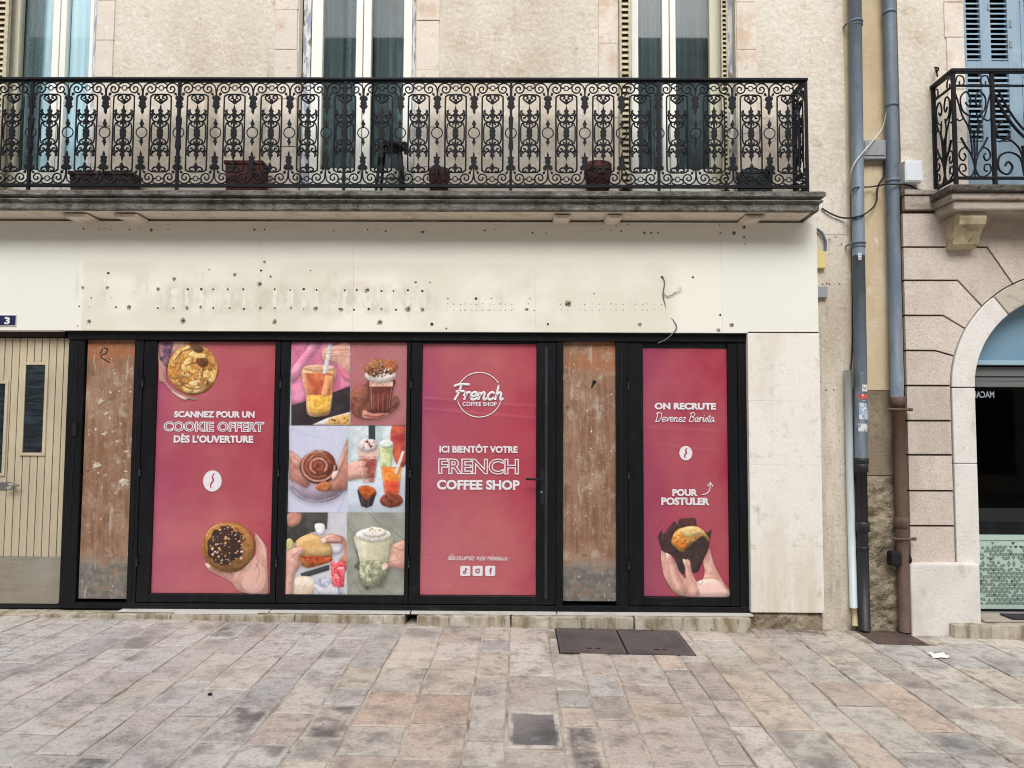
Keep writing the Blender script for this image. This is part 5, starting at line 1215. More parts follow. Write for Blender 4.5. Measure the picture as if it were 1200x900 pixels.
# upper rendered wall with the shuttered window
wx0, wx1 = X(1129, 60, YN), X(1129, 60, YN) + 1.05
zcn = Z(1090, 226, YN)
q = MB(); q.box(XP + .002, wx0, YN, YN + .34, zcn, ZT, m_ochre if False else m_render); q.box(wx1, XRR + .6, YN, YN + .34, zcn, ZT, m_render); q.box(wx0, wx1, YN, YN + .34, 6.4, ZT, m_render)
q.build('wall', nb)
q = MB(); z = zcn
rr_ = random.Random(5)
while z < 6.4:
    hh_ = rr_.uniform(.3, .5); q.box(X(1105, 60, YN) + rr_.uniform(0, .03), wx0 + .003, YN - .012, YN + .2, z, z + hh_ - .004, m_surround); z += hh_
q.build('window_surround', nb, bevel=.004)
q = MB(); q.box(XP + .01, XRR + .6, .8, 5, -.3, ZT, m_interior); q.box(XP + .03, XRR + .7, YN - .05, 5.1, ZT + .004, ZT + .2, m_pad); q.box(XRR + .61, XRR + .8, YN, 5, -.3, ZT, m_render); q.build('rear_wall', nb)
# rusticated blocks round the arch
JT = [(290, (1155, 290), (1186, 334)), (329, (1121, 329), (1148, 358)), (370, (1104, 370), (1124, 382)), (411, (1095, 411), (1112, 416)), (452, None, None), (493, None, None), (533, None, None), (575, None, None), (616, None, None), (660, None, None)]
def ang(pt): return math.degrees(math.atan2(pt[1] - ACZ, pt[0] - ACX))
gap = .008; q = MB(); bl_i = [0]
m_pinks = [m_pink_stone] + [M('pink_dressed_stone', c_, .9, [L_(d_, (3, 3, 1.4), (.44, .66), .8, d=6), L_((170, 154, 138), (60, 60, 50), (.52, .68), .6), L_((214, 206, 196), 46, (.54, .68), .6, o=13), L_((158, 146, 130), (1.5, 1.5, .6), (.52, .7), .7, d=8, o=o_)], (60, .6, .012)) for c_, d_, o_ in (((210, 198, 187), (194, 181, 168), 21), ((198, 185, 174), (208, 196, 185), 31))]
def blk(pts):
    m_pink_stone = m_pinks[(bl_i[0] * 7 // 3) % 3]; bl_i[0] += 1
    q.prism(pts, YN - .016, YN + .02, m_pink_stone); q.prism([(2 * ACX - a_, b__) for a_, b__ in pts], YN - .016, YN + .02, m_pink_stone)
def shrink(pts, g):   # inset the outline
    a_ = sum(p[0] * n_[1] - n_[0] * p[1] for p, n_ in zip(pts, pts[1:] + pts[:1]))
    if a_ < 0: pts = pts[::-1]
    res = []
    for i in range(len(pts)):
        p0, p1_, p2_ = Vector(pts[i - 1]), Vector(pts[i]), Vector(pts[(i + 1) % len(pts)])
        e1, e2 = (p1_ - p0).normalized(), (p2_ - p1_).normalized(); n1, n2 = Vector((-e1.y, e1.x)), Vector((-e2.y, e2.x))
        nn = (n1 + n2); k = nn.length; nn = nn / k * (g / max(.35, k / 2)) if k > 1e-6 else n1 * g
        res.append((p1_.x + nn.x, p1_.y + nn.y))
    return res
xl0 = lambda y: (xL(y), Z(1090, y, YN))
tops = [xl0(249), (ACX, Z(1250, 249, YN))]
e1 = px2(*JT[0][2])
blk(shrink([xl0(250), (ACX - .002, Z(1250, 250, YN))] + arc(RO, 90, ang(e1), 12) + [px2(*JT[0][1]), xl0(290)], gap))
for (ya, ka, ea), (yb, kb, eb) in zip(JT, JT[1:]):
    pts = [xl0(ya)]
    if ka: pts += [px2(*ka)]
    za, zb_ = Z(1110, ya, YN), Z(1110, yb, YN)
    pa = px2(*ea) if ea else (ACX - RO, za); pb = px2(*eb) if eb else (ACX - RO, zb_)
    if pa[1] > ACZ:
        a0 = ang(pa); a1 = ang(pb) if pb[1] > ACZ else 180
        pts += arc(RO, a0, a1, 6)
        if pb[1] <= ACZ: pts += [pb]
    else: pts += [pa, pb]
    if kb: pts += [px2(*kb)]
    pts += [xl0(yb)]
    cl = [pts[0]]
    for p in pts[1:]:
        if (Vector(p) - Vector(cl[-1])).length > .004: cl.append(p)
    blk(shrink(cl, gap))
q.build('rusticated_stonework', nb, bevel=.003)
ap = [(XP + .004, -.2), (XP + .004, zcn), (ACX, zcn)]
q = MB()
prof = arc(RO - .01, 180, 0, 40)
q.prism([(XP + .004, -.2), (XP + .004, zcn), (XRR, zcn), (XRR, -.2), (ACX + RO - .01, -.2)] + prof[::-1] + [(ACX - RO + .01, -.2)], YN + .012, YN + .3, m_joint)
q.build('joint_wall', nb)
# arch ring and jambs
zjb = Z(1130, 661, YN)
q = MB()
def voussoir(a0, a1, m, n=10): q.prism(arc(RO - .003, a0, a1, n) + arc(RI, a1, a0, n), YN - .03, YN + .3, m)
voussoir(179.7, 128.3, m_jamb); voussoir(127.7, 90.3, m_arch_old); voussoir(89.7, 52.3, m_arch_old); voussoir(51.7, .3, m_jamb)
for sgn in (-1, 1):
    for z0_, z1_ in ((zjb, ACZ - .62), (ACZ - .616, ACZ - .004)):
        q.box(ACX + sgn * (RO - .003), ACX + sgn * RI, YN - .03, YN + .3, z0_, z1_, m_jamb)
q.build('arch_surround', nb, bevel=.006)
YPL = -.05
for sgn in (-1, 1):
    q = MB(); a_, b__ = X(1068, 700, YPL), X(1149.5, 700, YPL)
    if sgn > 0: a_, b__ = 2 * ACX - b__, 2 * ACX - a_
    q.box(a_, b__, YPL, YN + .3, -.3, Z(1110, 661, YPL), m_jamb); q.build('plinth', nb, bevel=.012)
# cornice, balcony
q = MB(); x0, x1 = X(1057, 235, YN), X(1118, 235, YN) + .1
q.box(x0, XRR + .5, YN - .05, YN + .2, Z(1090, 230, YN), Z(1090, 224, YN), m_cornice); q.box(x0 + .004, XRR + .5, YN - .035, YN + .2, Z(1090, 247, YN), Z(1090, 230.6, YN), m_cornice); q.build('cornice', nb, bevel=.006)
nbal = thing('balcony', (4.2, YN, 3.5), 'small balcony with scrolled iron railing in front of the pale blue shutters', 'balcony')
YB = -.25; xb0 = X(1117, 200, YB) - .015; xb1 = 2 * ACX - xb0
zbt = Z(1150, 217, YB)
sl_ = MB(); zq = [zbt, zbt - .06, zbt - .068, zbt - .12, zbt - .128, zbt - .19]
for k, (zz0, zz1, d) in enumerate([(zbt - .055, zbt, 0), (zbt - .115, zbt - .0555, .03), (zbt - .19, zbt - .1155, .055)]):
    sl_.box(xb0 - .03 + d, xb1 + .03 - d, YB - .03 + d, YN + .1, zz0, zz1, m_slab if k == 0 else m_cornice)
sl_.build('slab', nbal, bevel=.012)
for sgn in (-1, 1):
    q = MB(); bx0 = X(1120, 260, -.12); bx1 = bx0 + .215
    if sgn > 0: bx0, bx1 = 2 * ACX - bx1, 2 * ACX - bx0
    zz = zbt - .19; pr_ = [(YN + .05, zz), (-.17, zz), (-.185, zz - .05), (-.165, zz - .1), (-.12, zz - .13), (-.09, zz - .18), (-.07, zz - .24), (-.02, zz - .265), (YN + .05, zz - .27)]
    vs = [(bx0, a_, b__) for a_, b__ in pr_] + [(bx1, a_, b__) for a_, b__ in pr_]; n_ = len(pr_)
    q.add(vs, [tuple(range(n_)), tuple(range(2 * n_ - 1, n_ - 1, -1))] + [(i, n_ + i, n_ + (i + 1) % n_, (i + 1) % n_) for i in range(n_)], m_bracket); q.build('bracket', nbal, bevel=.008)
zb0, zb1, zb2 = Z(1150, 208, YB), Z(1150, 85.5, YB), Z(1150, 100.5, YB)
xc = X(1118.5, 150, YB); w1 = X(1164, 150, YB) - xc
def iron_panel(kind):
    b_ = MB(); Hh = zb1 - zb0
    c = lambda x, y: (x * w1 , 0, (1 - y) * Hh)       # x, y in 0..1 of the panel
    def tb(pts, r=.007, mir=True):
        for qq in ((pts, [(1 - x, y) for x, y in pts]) if mir else (pts,)): b_.tube([c(x, y) for x, y in smooth_pts(qq, 4)], r, m_iron, 6)
    if kind == 0:
        sp = [(.06, .62), (.1, .74), (.26, .72), (.34, .8), (.26, .87), (.16, .83), (.2, .78), (.25, .8)]
        tb([(.5, 1), (.46, .84), (.3, .72), (.14, .74), (.1, .8), (.2, .84), (.27, .8), (.22, .77)]); tb([(.5, .9), (.42, .98), (.26, .99), (.1, .94), (.12, .88), (.24, .88), (.26, .93), (.18, .94)])
        tb([(.06, .1), (.12, .03), (.26, .04), (.28, .1), (.18, .12), (.16, .08)], .006)
        tb([(.03, .18), (.1, .26), (.2, .4), (.36, .52), (.42, .64), (.44, .8)]); tb([(.42, .42), (.22, .36), (.18, .24), (.34, .18), (.44, .26), (.38, .32), (.3, .28)])
        tb([(.06, .44), (.14, .46), (.22, .44)], .006); tb([(.16, .62), (.24, .68), (.34, .74)], .009)
        tb([(.5, 1), (.5, .8), (.5, .6)], .009, False); tb([(.5, .6), (.38, .5), (.42, .38)], .006)
    else:
        tb([(.02, .2), (.3, .45), (.6, .62), (.95, .72)], .011, False); tb([(.1, .16), (.36, .4), (.62, .56), (.95, .66)], .008, False)
        tb([(.98, .35), (.78, .28), (.62, .38), (.66, .52), (.82, .54), (.9, .46), (.82, .41)], .008, False); tb([(.2, .46), (.06, .52), (.1, .62), (.26, .62), (.3, .56), (.2, .55)], .007, False)
        tb([(.1, .66), (.3, .64), (.5, .74), (.56, .9)], .007, False); tb([(.56, .98), (.5, .82), (.3, .76), (.1, .8), (.08, .92), (.24, .97), (.34, .9), (.26, .85), (.2, .89)], .008, False)
        tb([(.56, .9), (.66, .78), (.86, .76), (.95, .84), (.86, .92), (.76, .88)], .008, False); tb([(.62, .04), (.8, .03), (.92, .08), (.84, .12), (.76, .09)], .006, False); tb([(.54, .7), (.58, .8), (.58, .98)], .01, False)
        tb([(.95, .2), (.8, .14), (.7, .18), (.78, .23)], .006, False)
    return b_
pan = []
def place(b_, loc, rot=0, sx=1, src=None):
    if src is None:
        o = b_.build('railing_panel', nbal); o.data.transform(Matrix.Translation(WORLD[nbal.name])); o.location = Vector(loc) - WORLD[nbal.name]
    else: o = copy_to(src, nbal, Vector(loc) - WORLD[nbal.name])
    o.rotation_euler = (0, 0, rot); o.scale = (sx, 1, 1); return o
pA = place(iron_panel(0), (xc, YB, zb0)); pB = place(iron_panel(1), (xc + w1, YB, zb0), 0, 1.35)
place(None, (xc + w1 * 3.7, YB, zb0), 0, -1.35, pB); xc2 = xc + w1 * 3.7; place(None, (xc2, YB, zb0), 0, 1, pA)
xce = xc2 + w1
place(None, (xc, YN, zb0), R(-90), (YN - YB) / w1, pA); place(None, (xce, YN, zb0), R(-90), (YN - YB) / w1, pA)
for x in (xc, xc + w1, xc2, xce):
    q = MB(); q.box(x - .013, x + .013, YB - .013, YB + .013, zbt - .01, zb1, m_iron); q.build('post', nbal)
for x in (xc, xce):
    q = MB(); q.box(x - .012, x + .012, YN - .03, YN - .004, zbt - .01, zb1, m_iron); q.build('post', nbal)
for nm, za, zb_, t in (('handrail', zb1 + .0005, zb1 + .03, .022), ('middle_rail', zb2 - .008, zb2 + .008, .01), ('bottom_rail', zb0 - .016, zb0 + .006, .012)):
    q = MB(); q.box(xc - t, xce + t, YB - t, YB + t, za, zb_, m_iron)
    for x in (xc, xce): q.box(x - t, x + t, YB + t + .0005, YN, za + .0005, zb_ - .0005, m_iron)
    q.build(nm, nbal, bevel=.004)
# blue shutters
ys_ = YN + .04
sroot = bpy.data.objects.new('window', None); COL.objects.link(sroot); sroot.parent = nb; sroot['label'] = 'window closed by pale blue louvred shutters'; sroot.empty_display_size = .1
WORLD[sroot.name] = Vector(((wx0 + wx1) / 2, ys_, 3.6)); sroot.location = WORLD[sroot.name] - WORLD[nb.name]
zA, zB, zC, zD = Z(1160, 73, ys_), Z(1160, 80, ys_), Z(1160, 166, ys_), Z(1160, 216, ys_)
lv = [X(a_, 60, ys_) for a_ in (1130, 1133, 1149.5, 1161.5, 1181.5, 1197)]
for k in range(2):
    off = 0 if k == 0 else lv[5] - lv[0]
    q = MB(); x0s, a1_, a2_, a3_, a4_, x5 = [v + off for v in lv]
    if k == 0: sp_ = [(x0s, a1_), (a2_, a3_), (a4_, x5 - .004)]; op = [(a1_, a2_), (a3_, a4_)]
    else: sp_ = [(x0s, a1_ + .01), (a2_, a3_), (a4_, x5)]; op = [(a1_ + .01, a2_), (a3_, a4_)]
    for u, v in sp_: q.box(u, v, ys_, ys_ + .04, zD, 6.38, m_blue_shut)
    for (u, v) in op:
        q.box(u + .0005, v - .0005, ys_ + .001, ys_ + .04, zB - .02, zA + .01, m_blue_shut); q.box(u + .0005, v - .0005, ys_ + .001, ys_ + .04, zD, zC, m_blue_shut)
        for (s0_, s1_) in ((zC, zB - .02), (zA + .01, 6.36)):
            z = s0_ + .01
            while z < s1_ - .03:
                q.add([(u, ys_ + .004, z), (v, ys_ + .004, z), (v, ys_ + .034, z + .024), (u, ys_ + .034, z + .024), (u, ys_ + .004, z + .009), (v, ys_ + .004, z + .009), (v, ys_ + .034, z + .033), (u, ys_ + .034, z + .033)],
                      [(0, 1, 5, 4), (4, 5, 6, 7), (3, 2, 1, 0), (7, 6, 2, 3)], m_louver if False else m_blue_shut); z += .0445
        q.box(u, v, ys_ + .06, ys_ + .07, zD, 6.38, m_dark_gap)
    q.build('shutter', sroot)
q = MB()
for a_, b__ in ((1158, 8), (1184, 28), (1184, 52)): q.box(X(a_ - 1.5, b__, ys_), X(a_ + 1.5, b__, ys_), ys_ - .006, ys_ - .0005, Z(a_, b__ + 4, ys_), Z(a_, b__ - 4, ys_), m_greybox)
q.build('hinge', sroot)
q = MB(); q.tube(smooth_pts([P(1097, 80, YN - .005), P(1097.5, 84, YN - .05), P(1100, 80, YN - .06), P(1095, 79, YN - .055)], 4), .007, m_iron, 6); q.tube([P(1097.5, 82, YN - .04), P(1098.5, 90, YN - .045)], .007, m_iron, 6); q.build('shutter_catch', nb)

# arched shop window
YS = .2
sw = thing('shop_window', (ACX, YS, 0), 'dark arched shop window with blue-grey valance and green triangle film', 'shop window')
XI = RI - .006
def pz(y): return Z(1175, y, YS)
q = MB(); q.prism([(ACX - XI, pz(428))] + [p for p in arc(RI - .004, 180, 0, 36) if p[1] > pz(428)] + [(ACX + XI, pz(428))], YS - .02, YS + .03, m_valance); q.build('valance', sw)
q = MB()
q.box(ACX - XI, ACX + XI, YS - .045, YS + .03, pz(428.2), pz(423), m_pale_blue); q.build('valance_rail', sw, bevel=.004)
q = MB()
for a_, b__, dy in ((430, 441, 0), (441.5, 446.5, .012), (447, 453.5, .004)): q.box(ACX - XI, ACX + XI, YS + dy, YS + .05, pz(b__), pz(a_), m_rail_grey)
q.build('shutter_case', sw, bevel=.003)
q = MB(); q.box(ACX - XI, ACX + XI, YS + .03, YS + .04, pz(620), pz(453.6), g_shop); q.build('pane', sw)
q = MB(); q.box(ACX - XI, ACX + XI, YS + .012, YS + .05, pz(626.5), pz(612), m_black); q.box(ACX - XI, ACX + XI, YS + .02, YS + .05, pz(612.5) + .004, pz(596), m_interior); q.box(ACX - XI, ACX + XI, YS, YS + .05, pz(716.5), pz(714), m_black)
q.build('glazing_bar', sw)
q = MB(); za, zb_ = pz(714.2), pz(626.7)
q.box(ACX - XI, ACX + XI, YS + .015, YS + .02, za, zb_, m_film); q.box(ACX - XI, ACX + XI, YS + .008, YS + .0148, zb_ - .045, zb_ - .001, m_pale_blue if False else m_film)
r_ = random.Random(2); hpx = .0305; row = 0; z = zb_ - .075
while z > za + .02:
    frac = (zb_ - z) / (zb_ - za); dens = [.25, .55, .62, .8, .45, .4, .6, .8, .85, .9, .85, .9, .85, .9, .85, .9, .85, .9, .9, .9][min(row, 19)]
    n_ = int(2 * XI / .021)
    for i in range(n_):
        if r_.random() > dens: continue
        x = ACX - XI + .012 + i * .0212; up = (i + row) % 2; mm = m_tri_dark if r_.random() < .05 else m_tri; t = .0165; h_ = hpx * .43
        tri = [(x - t, z - h_), (x + t, z - h_), (x, z + h_)] if up else [(x - t, z + h_), (x + t, z + h_), (x, z - h_)]
        tri = [(max(ACX - XI + .001, min(ACX + XI - .001, a_)), b__) for a_, b__ in tri]
        q.flat(tri, YS + .0142 - .0003 * up, mm)
    z -= hpx; row += 1
q.build('patterned_film', sw)
q = MB(); q.box(ACX - XI, ACX + XI, YS - .005, YS + .05, -.1, pz(716.7), m_greybase); q.build('base_panel', sw)
q = MB(); font_mesh(q, 'MACAR', (1139.5, 458.5, 1165, 466.2), YS + .026, pm((150, 156, 166)), .02)
xm = (X(1139.5, 462, YS + .026) + X(1165, 462, YS + .026)) / 2
q.v = [(2 * xm - v[0], v[1], v[2]) for v in q.v]; q.f = [f[::-1] for f in q.f]; q.build('lettering', sw)
q = MB(); q.box(X(1117, 737, -.1), 2 * ACX - X(1117, 737, -.1), -.12, YS + .05, -.2, Z(1160, 733, -.12), m_step); q.box(X(1150, 728, 0), 2 * ACX - X(1150, 728, 0), -.04, YS + .04, Z(1160, 733, -.12) + .001, Z(1160, 733, -.12) + .02, m_cornice); q.build('doorstep', nb, bevel=.006)
q = MB(); zt_ = Z(1160, 733, -.12) + .022
q.box(X(1184, 729, 0), X(1184, 729, 0) + .6, -.035, .13, zt_, zt_ + .012, m_mat); q.build('doormat', label='dark doormat on the step below the green triangle film', category='doormat', bevel=.003)

# ---------------------------------------------------------------- pipes, boxes and cables between the houses
def pipe_path(pts, y): return [P(a, b, y) for a, b in pts]
YPP = -.005
def collar(b_, p, r, h, m, n=16): b_.lathe((p.x, p.y, p.z - h / 2), [(r * .9, 0), (r, .004), (r, h - .004), (r * .9, h)], m, n)
d1 = thing('drainpipe', (X(1013, 735, YPP), YPP, gz(2.8)), 'grey drainpipe with stickers and black cast iron foot, left of the two pipes', 'drainpipe', 'drainpipes between the houses')
top = P(1001.5, -40, YPP); top = top + (top - P(1003.5, 120, YPP)) * .55
q = MB(); q.tube([top, P(1004, 150, YPP), P(1006, 300, YPP)], .05, m_pipe, 16); q.build('upper_pipe', d1)
q = MB(); q.tube([P(1006, 300, YPP), P(1008.5, 430, YPP), P(1009, 545, YPP)], .0495, m_pipe_dark, 16); q.build('middle_pipe', d1)
q = MB(); q.tube([P(1009.3, 545, YPP), P(1011, 640, YPP), P(1013.5, 738, YPP)], .043, m_cast, 16)
for yy, rr, hq in ((540, .056, .05), (548, .053, .07), (617, .053, .085), (642, .049, .03)): collar(q, P(1009.2 + (yy - 545) * .0205, yy, YPP), rr, hq, m_cast)
q.build('foot_pipe', d1)
for yy in (26, 285):
    q = MB(); p = P(1002.5 + yy * .0118, yy, YPP); collar(q, p, .058, .022, m_pipe); p2_ = p - Vector((0, 0, .03)); collar(q, p2_, .056, .014, m_pipe)
    q.tube([p + Vector((-.058, 0, -.01)), p + Vector((-.075, .0, -.01)), p + Vector((-.075, .06, -.01))], .008, m_pipe, 6); q.build('pipe_clamp', d1)
def sticker(root, p0, px, py, wpx, hpx_, m, rad, name='sticker'):
    c = P(px, py, YPP); ax = P(p0, py, YPP); b_ = MB(); h_ = hpx_ * .007 / 2; vs = []; n = 5; rad += .0012
    a0 = math.asin(max(-.95, min(.95, (c.x - ax.x - wpx * .0035) / rad))); a1 = math.asin(max(-.95, min(.95, (c.x - ax.x + wpx * .0035) / rad)))
    for i in range(n + 1):
        t = a0 + (a1 - a0) * i / n; vs += [(ax.x + rad * math.sin(t), ax.y - rad * math.cos(t), c.z - h_), (ax.x + rad * math.sin(t), ax.y - rad * math.cos(t), c.z + h_)]
    b_.add(vs, [(2 * i, 2 * i + 2, 2 * i + 3, 2 * i + 1) for i in range(n)], m); b_.build(name, root)
m_st_w = M('worn_white_sticker', (214, 214, 216), .6, [L_((120, 126, 136), 40, (.5, .6), .9)]); m_st_r = M('red_sticker', (186, 76, 74), .6, [L_((226, 210, 206), (60, 60, 40), (.54, .6), .9)])
m_st_b = M('blue_sticker', (150, 176, 200), .6, [L_((222, 226, 230), 36, (.48, .58), .9), L_((84, 96, 116), 50, (.56, .62), .9)])
for px_, py_, w_, h_, mm in ((1010.5, 455, 7, 8, m_st_w), (1009, 465, 11, 6, m_st_r), (1009.5, 482, 11, 19, m_st_b), (1009, 501, 11, 9, m_st_w), (1004.5, 302, 4, 8, m_st_w)):
    sticker(d1, 1008.6 if py_ > 400 else (1006 if py_ < 350 else 1007.8), px_, py_, w_, h_, mm, .0495)
d2 = thing('drainpipe', (X(1061, 735, YPP), YPP, gz(3.1)), 'grey drainpipe with brown rusted lower half and black valve, right of the two pipes', 'drainpipe', 'drainpipes between the houses')
t2 = P(1040.5, -40, YPP); t2 = t2 + (t2 - P(1043, 120, YPP)) * .55
q = MB(); q.tube([t2, P(1042, 10, YPP), P(1044.5, 110, YPP), P(1046, 220, YPP), P(1048.5, 340, YPP), P(1051.2, 466, YPP)], .049, m_pipe, 16); q.build('upper_pipe', d2)
for yy, xx in ((15, 1042), (124, 1045), (212, 1046)):
    q = MB(); collar(q, P(xx, yy, YPP), .056, .03, m_pipe_dark); q.build('pipe_clamp', d2)
q = MB(); q.tube([P(1052.5, 468, YPP), P(1055, 560, YPP), P(1057, 640, YPP), P(1061, 740, YPP)], .047, m_rust, 16)
for yy, xx, rr, hq in ((470, 1052.5, .056, .07), (612, 1056.4, .056, .085)): collar(q, P(xx, yy, YPP), rr, hq, m_rust)
q.build('rusted_pipe', d2)
for yy, xx in ((480, 1053), (631, 1057)):
    q = MB(); p = P(xx, yy, YPP); q.tube([p + Vector((-.085, .0, .004)), p + Vector((-.05, -.045, 0)), p + Vector((.05, -.045, 0)), p + Vector((.085, 0, -.002))], .01, m_rust, 8)
    q.tube([p + Vector((.075, -.02, 0)), p + Vector((.1, -.02, 0))], .014, m_rust, 8); q.build('pipe_clamp', d2)
q = MB(); p = P(1047, 653, YPP); q.box(p.x - .05, p.x + .035, p.y - .07, p.y + .02, p.z - .06, p.z + .055, m_black_matt); q.tube([p + Vector((.03, -.02, -.01)), p + Vector((.12, -.02, -.015))], .018, m_cast, 8); q.build('valve', d2, bevel=.015)
q = MB(); q.tube([P(993.8, 434, .03), P(996, 560, .03), P(1000.3, 712, .03)], .03, m_conduit, 10); q.build('conduit', label='white plastic conduit running up the wall left of the drainpipe', category='conduit')
q = MB(); q.tube([P(1001.5, 712.5, .03), P(1002, 733, .03)], .022, m_ochre, 8); q.build('mortar_stub', house)
q = MB(); q.pbox(1012, 164, 1038.5, 186, YW - .06, .06, m_greybox); q.pbox(1013.5, 165.5, 1037, 182, YW - .067, .0065, m_greybox)
b1 = q.build('junction_box', label='grey junction box fixed between the two drainpipes', category='junction box', bevel=.004)
q = MB(); q.pbox(1060.5, 188, 1081, 213, YW - .1, .1, m_whitebox); q.pbox(1062, 189.5, 1079.5, 211.5, YW - .106, .0055, m_whitebox); q.build('junction_box', label='white plastic junction box right of the second drainpipe', category='junction box', bevel=.006)
q = MB(); q.pbox(957, 294, 968, 314, YW - .04, .04, m_yellow); q.build('junction_box', label='yellowed square box beside the fascia end', category='junction box', bevel=.004)
q = MB(); q.pbox(957, 335.5, 970, 348.5, YW - .035, .035, m_greybox); q.build('junction_box', label='small pale grey box below the yellowed one beside the fascia', category='junction box', bevel=.004)
q = MB(); q.tube(smooth_pts([P(957, 268, YW - .02), P(963, 273, YW - .02), P(967.5, 283, YW - .02), P(967, 294, YW - .02)], 4), .011, m_pipe_dark, 8); q.build('cable', label='thick grey cable arching from the fascia end into the yellowed box', category='cable')
q = MB(); q.tube(smooth_pts([P(963, 244, YW - .012), P(975, 251, YW - .02), P(990, 255.5, YW - .03), P(1008, 253, YW - .13), P(1020, 246, YW - .05), P(1027, 236, YW - .03), P(1028, 222, YW - .03), P(1031, 214, YW - .03), P(1036, 205, YW - .03), P(1036, 190, YW - .03)], 5), .007, m_cable, 7); q.build('cable', label='black cable sagging from the long balcony to the grey junction box', category='cable')
q = MB(); q.tube(smooth_pts([P(998.5, 300, YW - .02), P(997.5, 240, YW - .02), P(998, 226, YW - .03), P(1003, 220, YW - .13), P(1020, 219, YW - .03), P(1038, 216, YW - .13), P(1052, 216, YW - .13), P(1064, 217, YW - .03), P(1076, 222, YW - .03), P(1085, 223, YW - .03)], 5), .006, m_cable, 7)
q.tube(smooth_pts([P(998.5, 300, YW - .02), P(999, 400, YW - .02), P(996, 440, YW - .02)], 5), .006, m_cable, 7); q.build('cable', label='thin black cable crossing both drainpipes to the white box', category='cable')
q = MB(); q.tube(smooth_pts([P(1038.5, 131, YPP - .03), P(1034, 150, YW - .05), P(1022, 166, YW - .09), P(1010, 180, YPP - .06), P(1001, 192, YPP - .062), P(996.5, 205, YPP - .03), P(998.5, 219, YW - .015)], 5), .005, m_cable_w, 7); q.build('cable', label='white cable looping from the right drainpipe round the left one', category='cable')
q = MB()
for px_, py_ in ((968, 457), (977, 457), (964, 333), (969, 332), (972, 333), (984, 333), (972, 281), (979, 278), (986, 286)):
    q.disc(X(px_, py_, YW), Z(px_, py_, YW), YW - .0012, .007, .006, m_hole, 8)
q.build('drill_hole', house)

# ---------------------------------------------------------------- covers, drain and litter on the pavement
def sloped(b_, x0, x1, y0, y1, dz, th, m):
    b_.add([(x0, y0, gz(x0) + dz - th), (x1, y0, gz(x1) + dz - th), (x1, y1, gz(x1) + dz - th), (x0, y1, gz(x0) + dz - th), (x0, y0, gz(x0) + dz), (x1, y0, gz(x1) + dz), (x1, y1, gz(x1) + dz), (x0, y1, gz(x0) + dz)],
           [(0, 3, 2, 1), (4, 5, 6, 7), (0, 1, 5, 4), (1, 2, 6, 5), (2, 3, 7, 6), (3, 0, 4, 7)], m)
xm = G(728, 750).x
for (x0, x1, lab) in ((PX0, xm - .004, 'left of two brown metal cover plates in the paving, under the wooden board'), (xm + .004, PX1, 'right of two brown metal cover plates in the paving, under the recruiting poster')):
    q = MB(); sloped(q, x0 + .004, x1 - .004, PY0 + .004, PY1 - .004, .001, .02, m_plate)
    n = 0; y = PY0 + .02
    while y < PY1 - .02:
        x = x0 + .02 + (.016 if n % 2 else 0)
        while x < x1 - .03: sloped(q, x, x + .016, y, y + .006, .0032, .004, m_plate); x += .032
        y += .016; n += 1
    for (u, v) in ((.42, .14), (.55, .14), (.42, .86), (.55, .86)):
        xx = x0 + (x1 - x0) * u; yy = PY0 + (PY1 - PY0) * v; sloped(q, xx, xx + .035, yy, yy + .014, .0046, .003, m_black_matt)
    q.build('manhole_cover', label=lab, category='manhole cover', group='cover plates in the paving')
q = MB(); 
sloped(q, GX0, GX1, GY0, GY0 + .018, 0, .03, m_grate); sloped(q, GX0, GX1, GY1 - .018, GY1, 0, .03, m_grate); sloped(q, GX0, GX0 + .018, GY0 + .0185, GY1 - .0185, 0, .03, m_grate); sloped(q, GX1 - .018, GX1, GY0 + .0185, GY1 - .0185, 0, .03, m_grate)
y = GY0 + .026
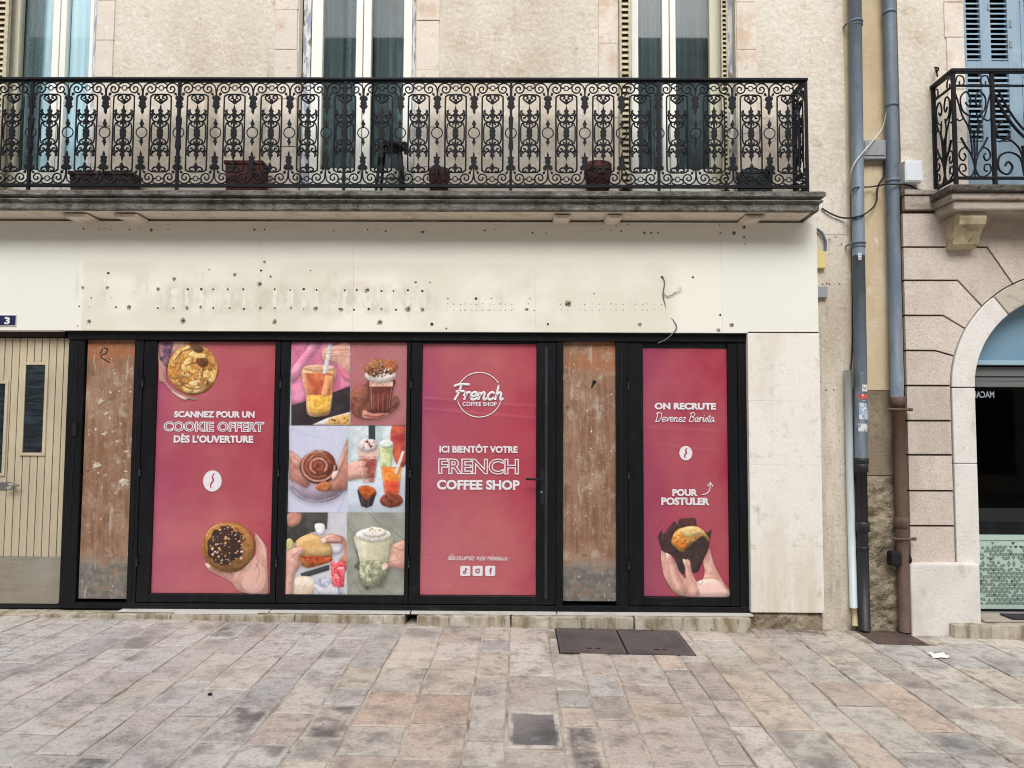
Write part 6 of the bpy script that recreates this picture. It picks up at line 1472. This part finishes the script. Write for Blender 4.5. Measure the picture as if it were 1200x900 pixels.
while y < GY1 - .03: sloped(q, GX0 + .0185, GX1 - .0185, y, y + .011, -.001, .02, m_grate); y += .021
x = GX0 + .05
while x < GX1 - .04: sloped(q, x, x + .008, GY0 + .0185, GY1 - .0185, -.0005, .012, m_grate); x += .036
q.build('drain_grate', label='rusty slotted drain grate in the paving below the two drainpipes', category='drain grate')
p = G(1100, 770); q = MB(); r_ = random.Random(8); vs = []
for i in range(5):
    for j in range(4): vs.append((p.x - .06 + i * .03 + r_.uniform(-.008, .008), p.y - .045 + j * .03 + r_.uniform(-.008, .008), gz(p.x) + .004 + r_.uniform(0, .02)))
q.add(vs, [(i * 4 + j, i * 4 + 4 + j, i * 4 + 5 + j, i * 4 + 1 + j) for i in range(4) for j in range(3)], m_paper); q.build('paper_scrap', label='crumpled white paper scrap on the paving at the right', category='litter')
for (a_, b__, lab, m_) in ((246, 814.5, 'small dark pebble lying on the paving in front of the collage poster', m_black_matt),):
    p = G(a_, b__); q = MB(); q.lathe((p.x, p.y, gz(p.x)), [(.009, 0), (.014, .005), (.01, .01), (.003, .012)], m_, 9); q.build('pebble', label=lab, category='pebble')

# ---------------------------------------------------------------- the house across the street, seen only in reflections
op = thing('opposite_house', (0, -15, 0), 'rendered house across the street, seen only as reflections in the glass', 'building')
q = MB(); q.box(-18, 18, -15.6, -15, -.4, 12.6, m_opp); q.box(-18.2, 18.2, -15.7, -14.6, 12.602, 13.0, m_cornice); q.box(-18.1, 18.1, -14.98, -14.86, 3.2, 3.4, m_cornice); q.build('wall', op)
for zz in (3.9, 7.0, 9.9):
    for k in range(9):
        x = -15 + k * 3.5; q = MB(); q.box(x, x + 1.1, -15.01, -14.97, zz, zz + 1.9, m_opp_glass); q.box(x - .5, x - .002, -15.01, -14.92, zz - .05, zz + 1.95, m_blue_shut); q.box(x + 1.102, x + 1.6, -15.01, -14.92, zz - .05, zz + 1.95, m_blue_shut); q.build('window', op)
for k in range(5):
    x = -15 + k * 6.2; q = MB(); q.box(x, x + 4.6, -15.01, -14.96, .3, 2.7, m_opp_glass); q.build('shop_window', op)
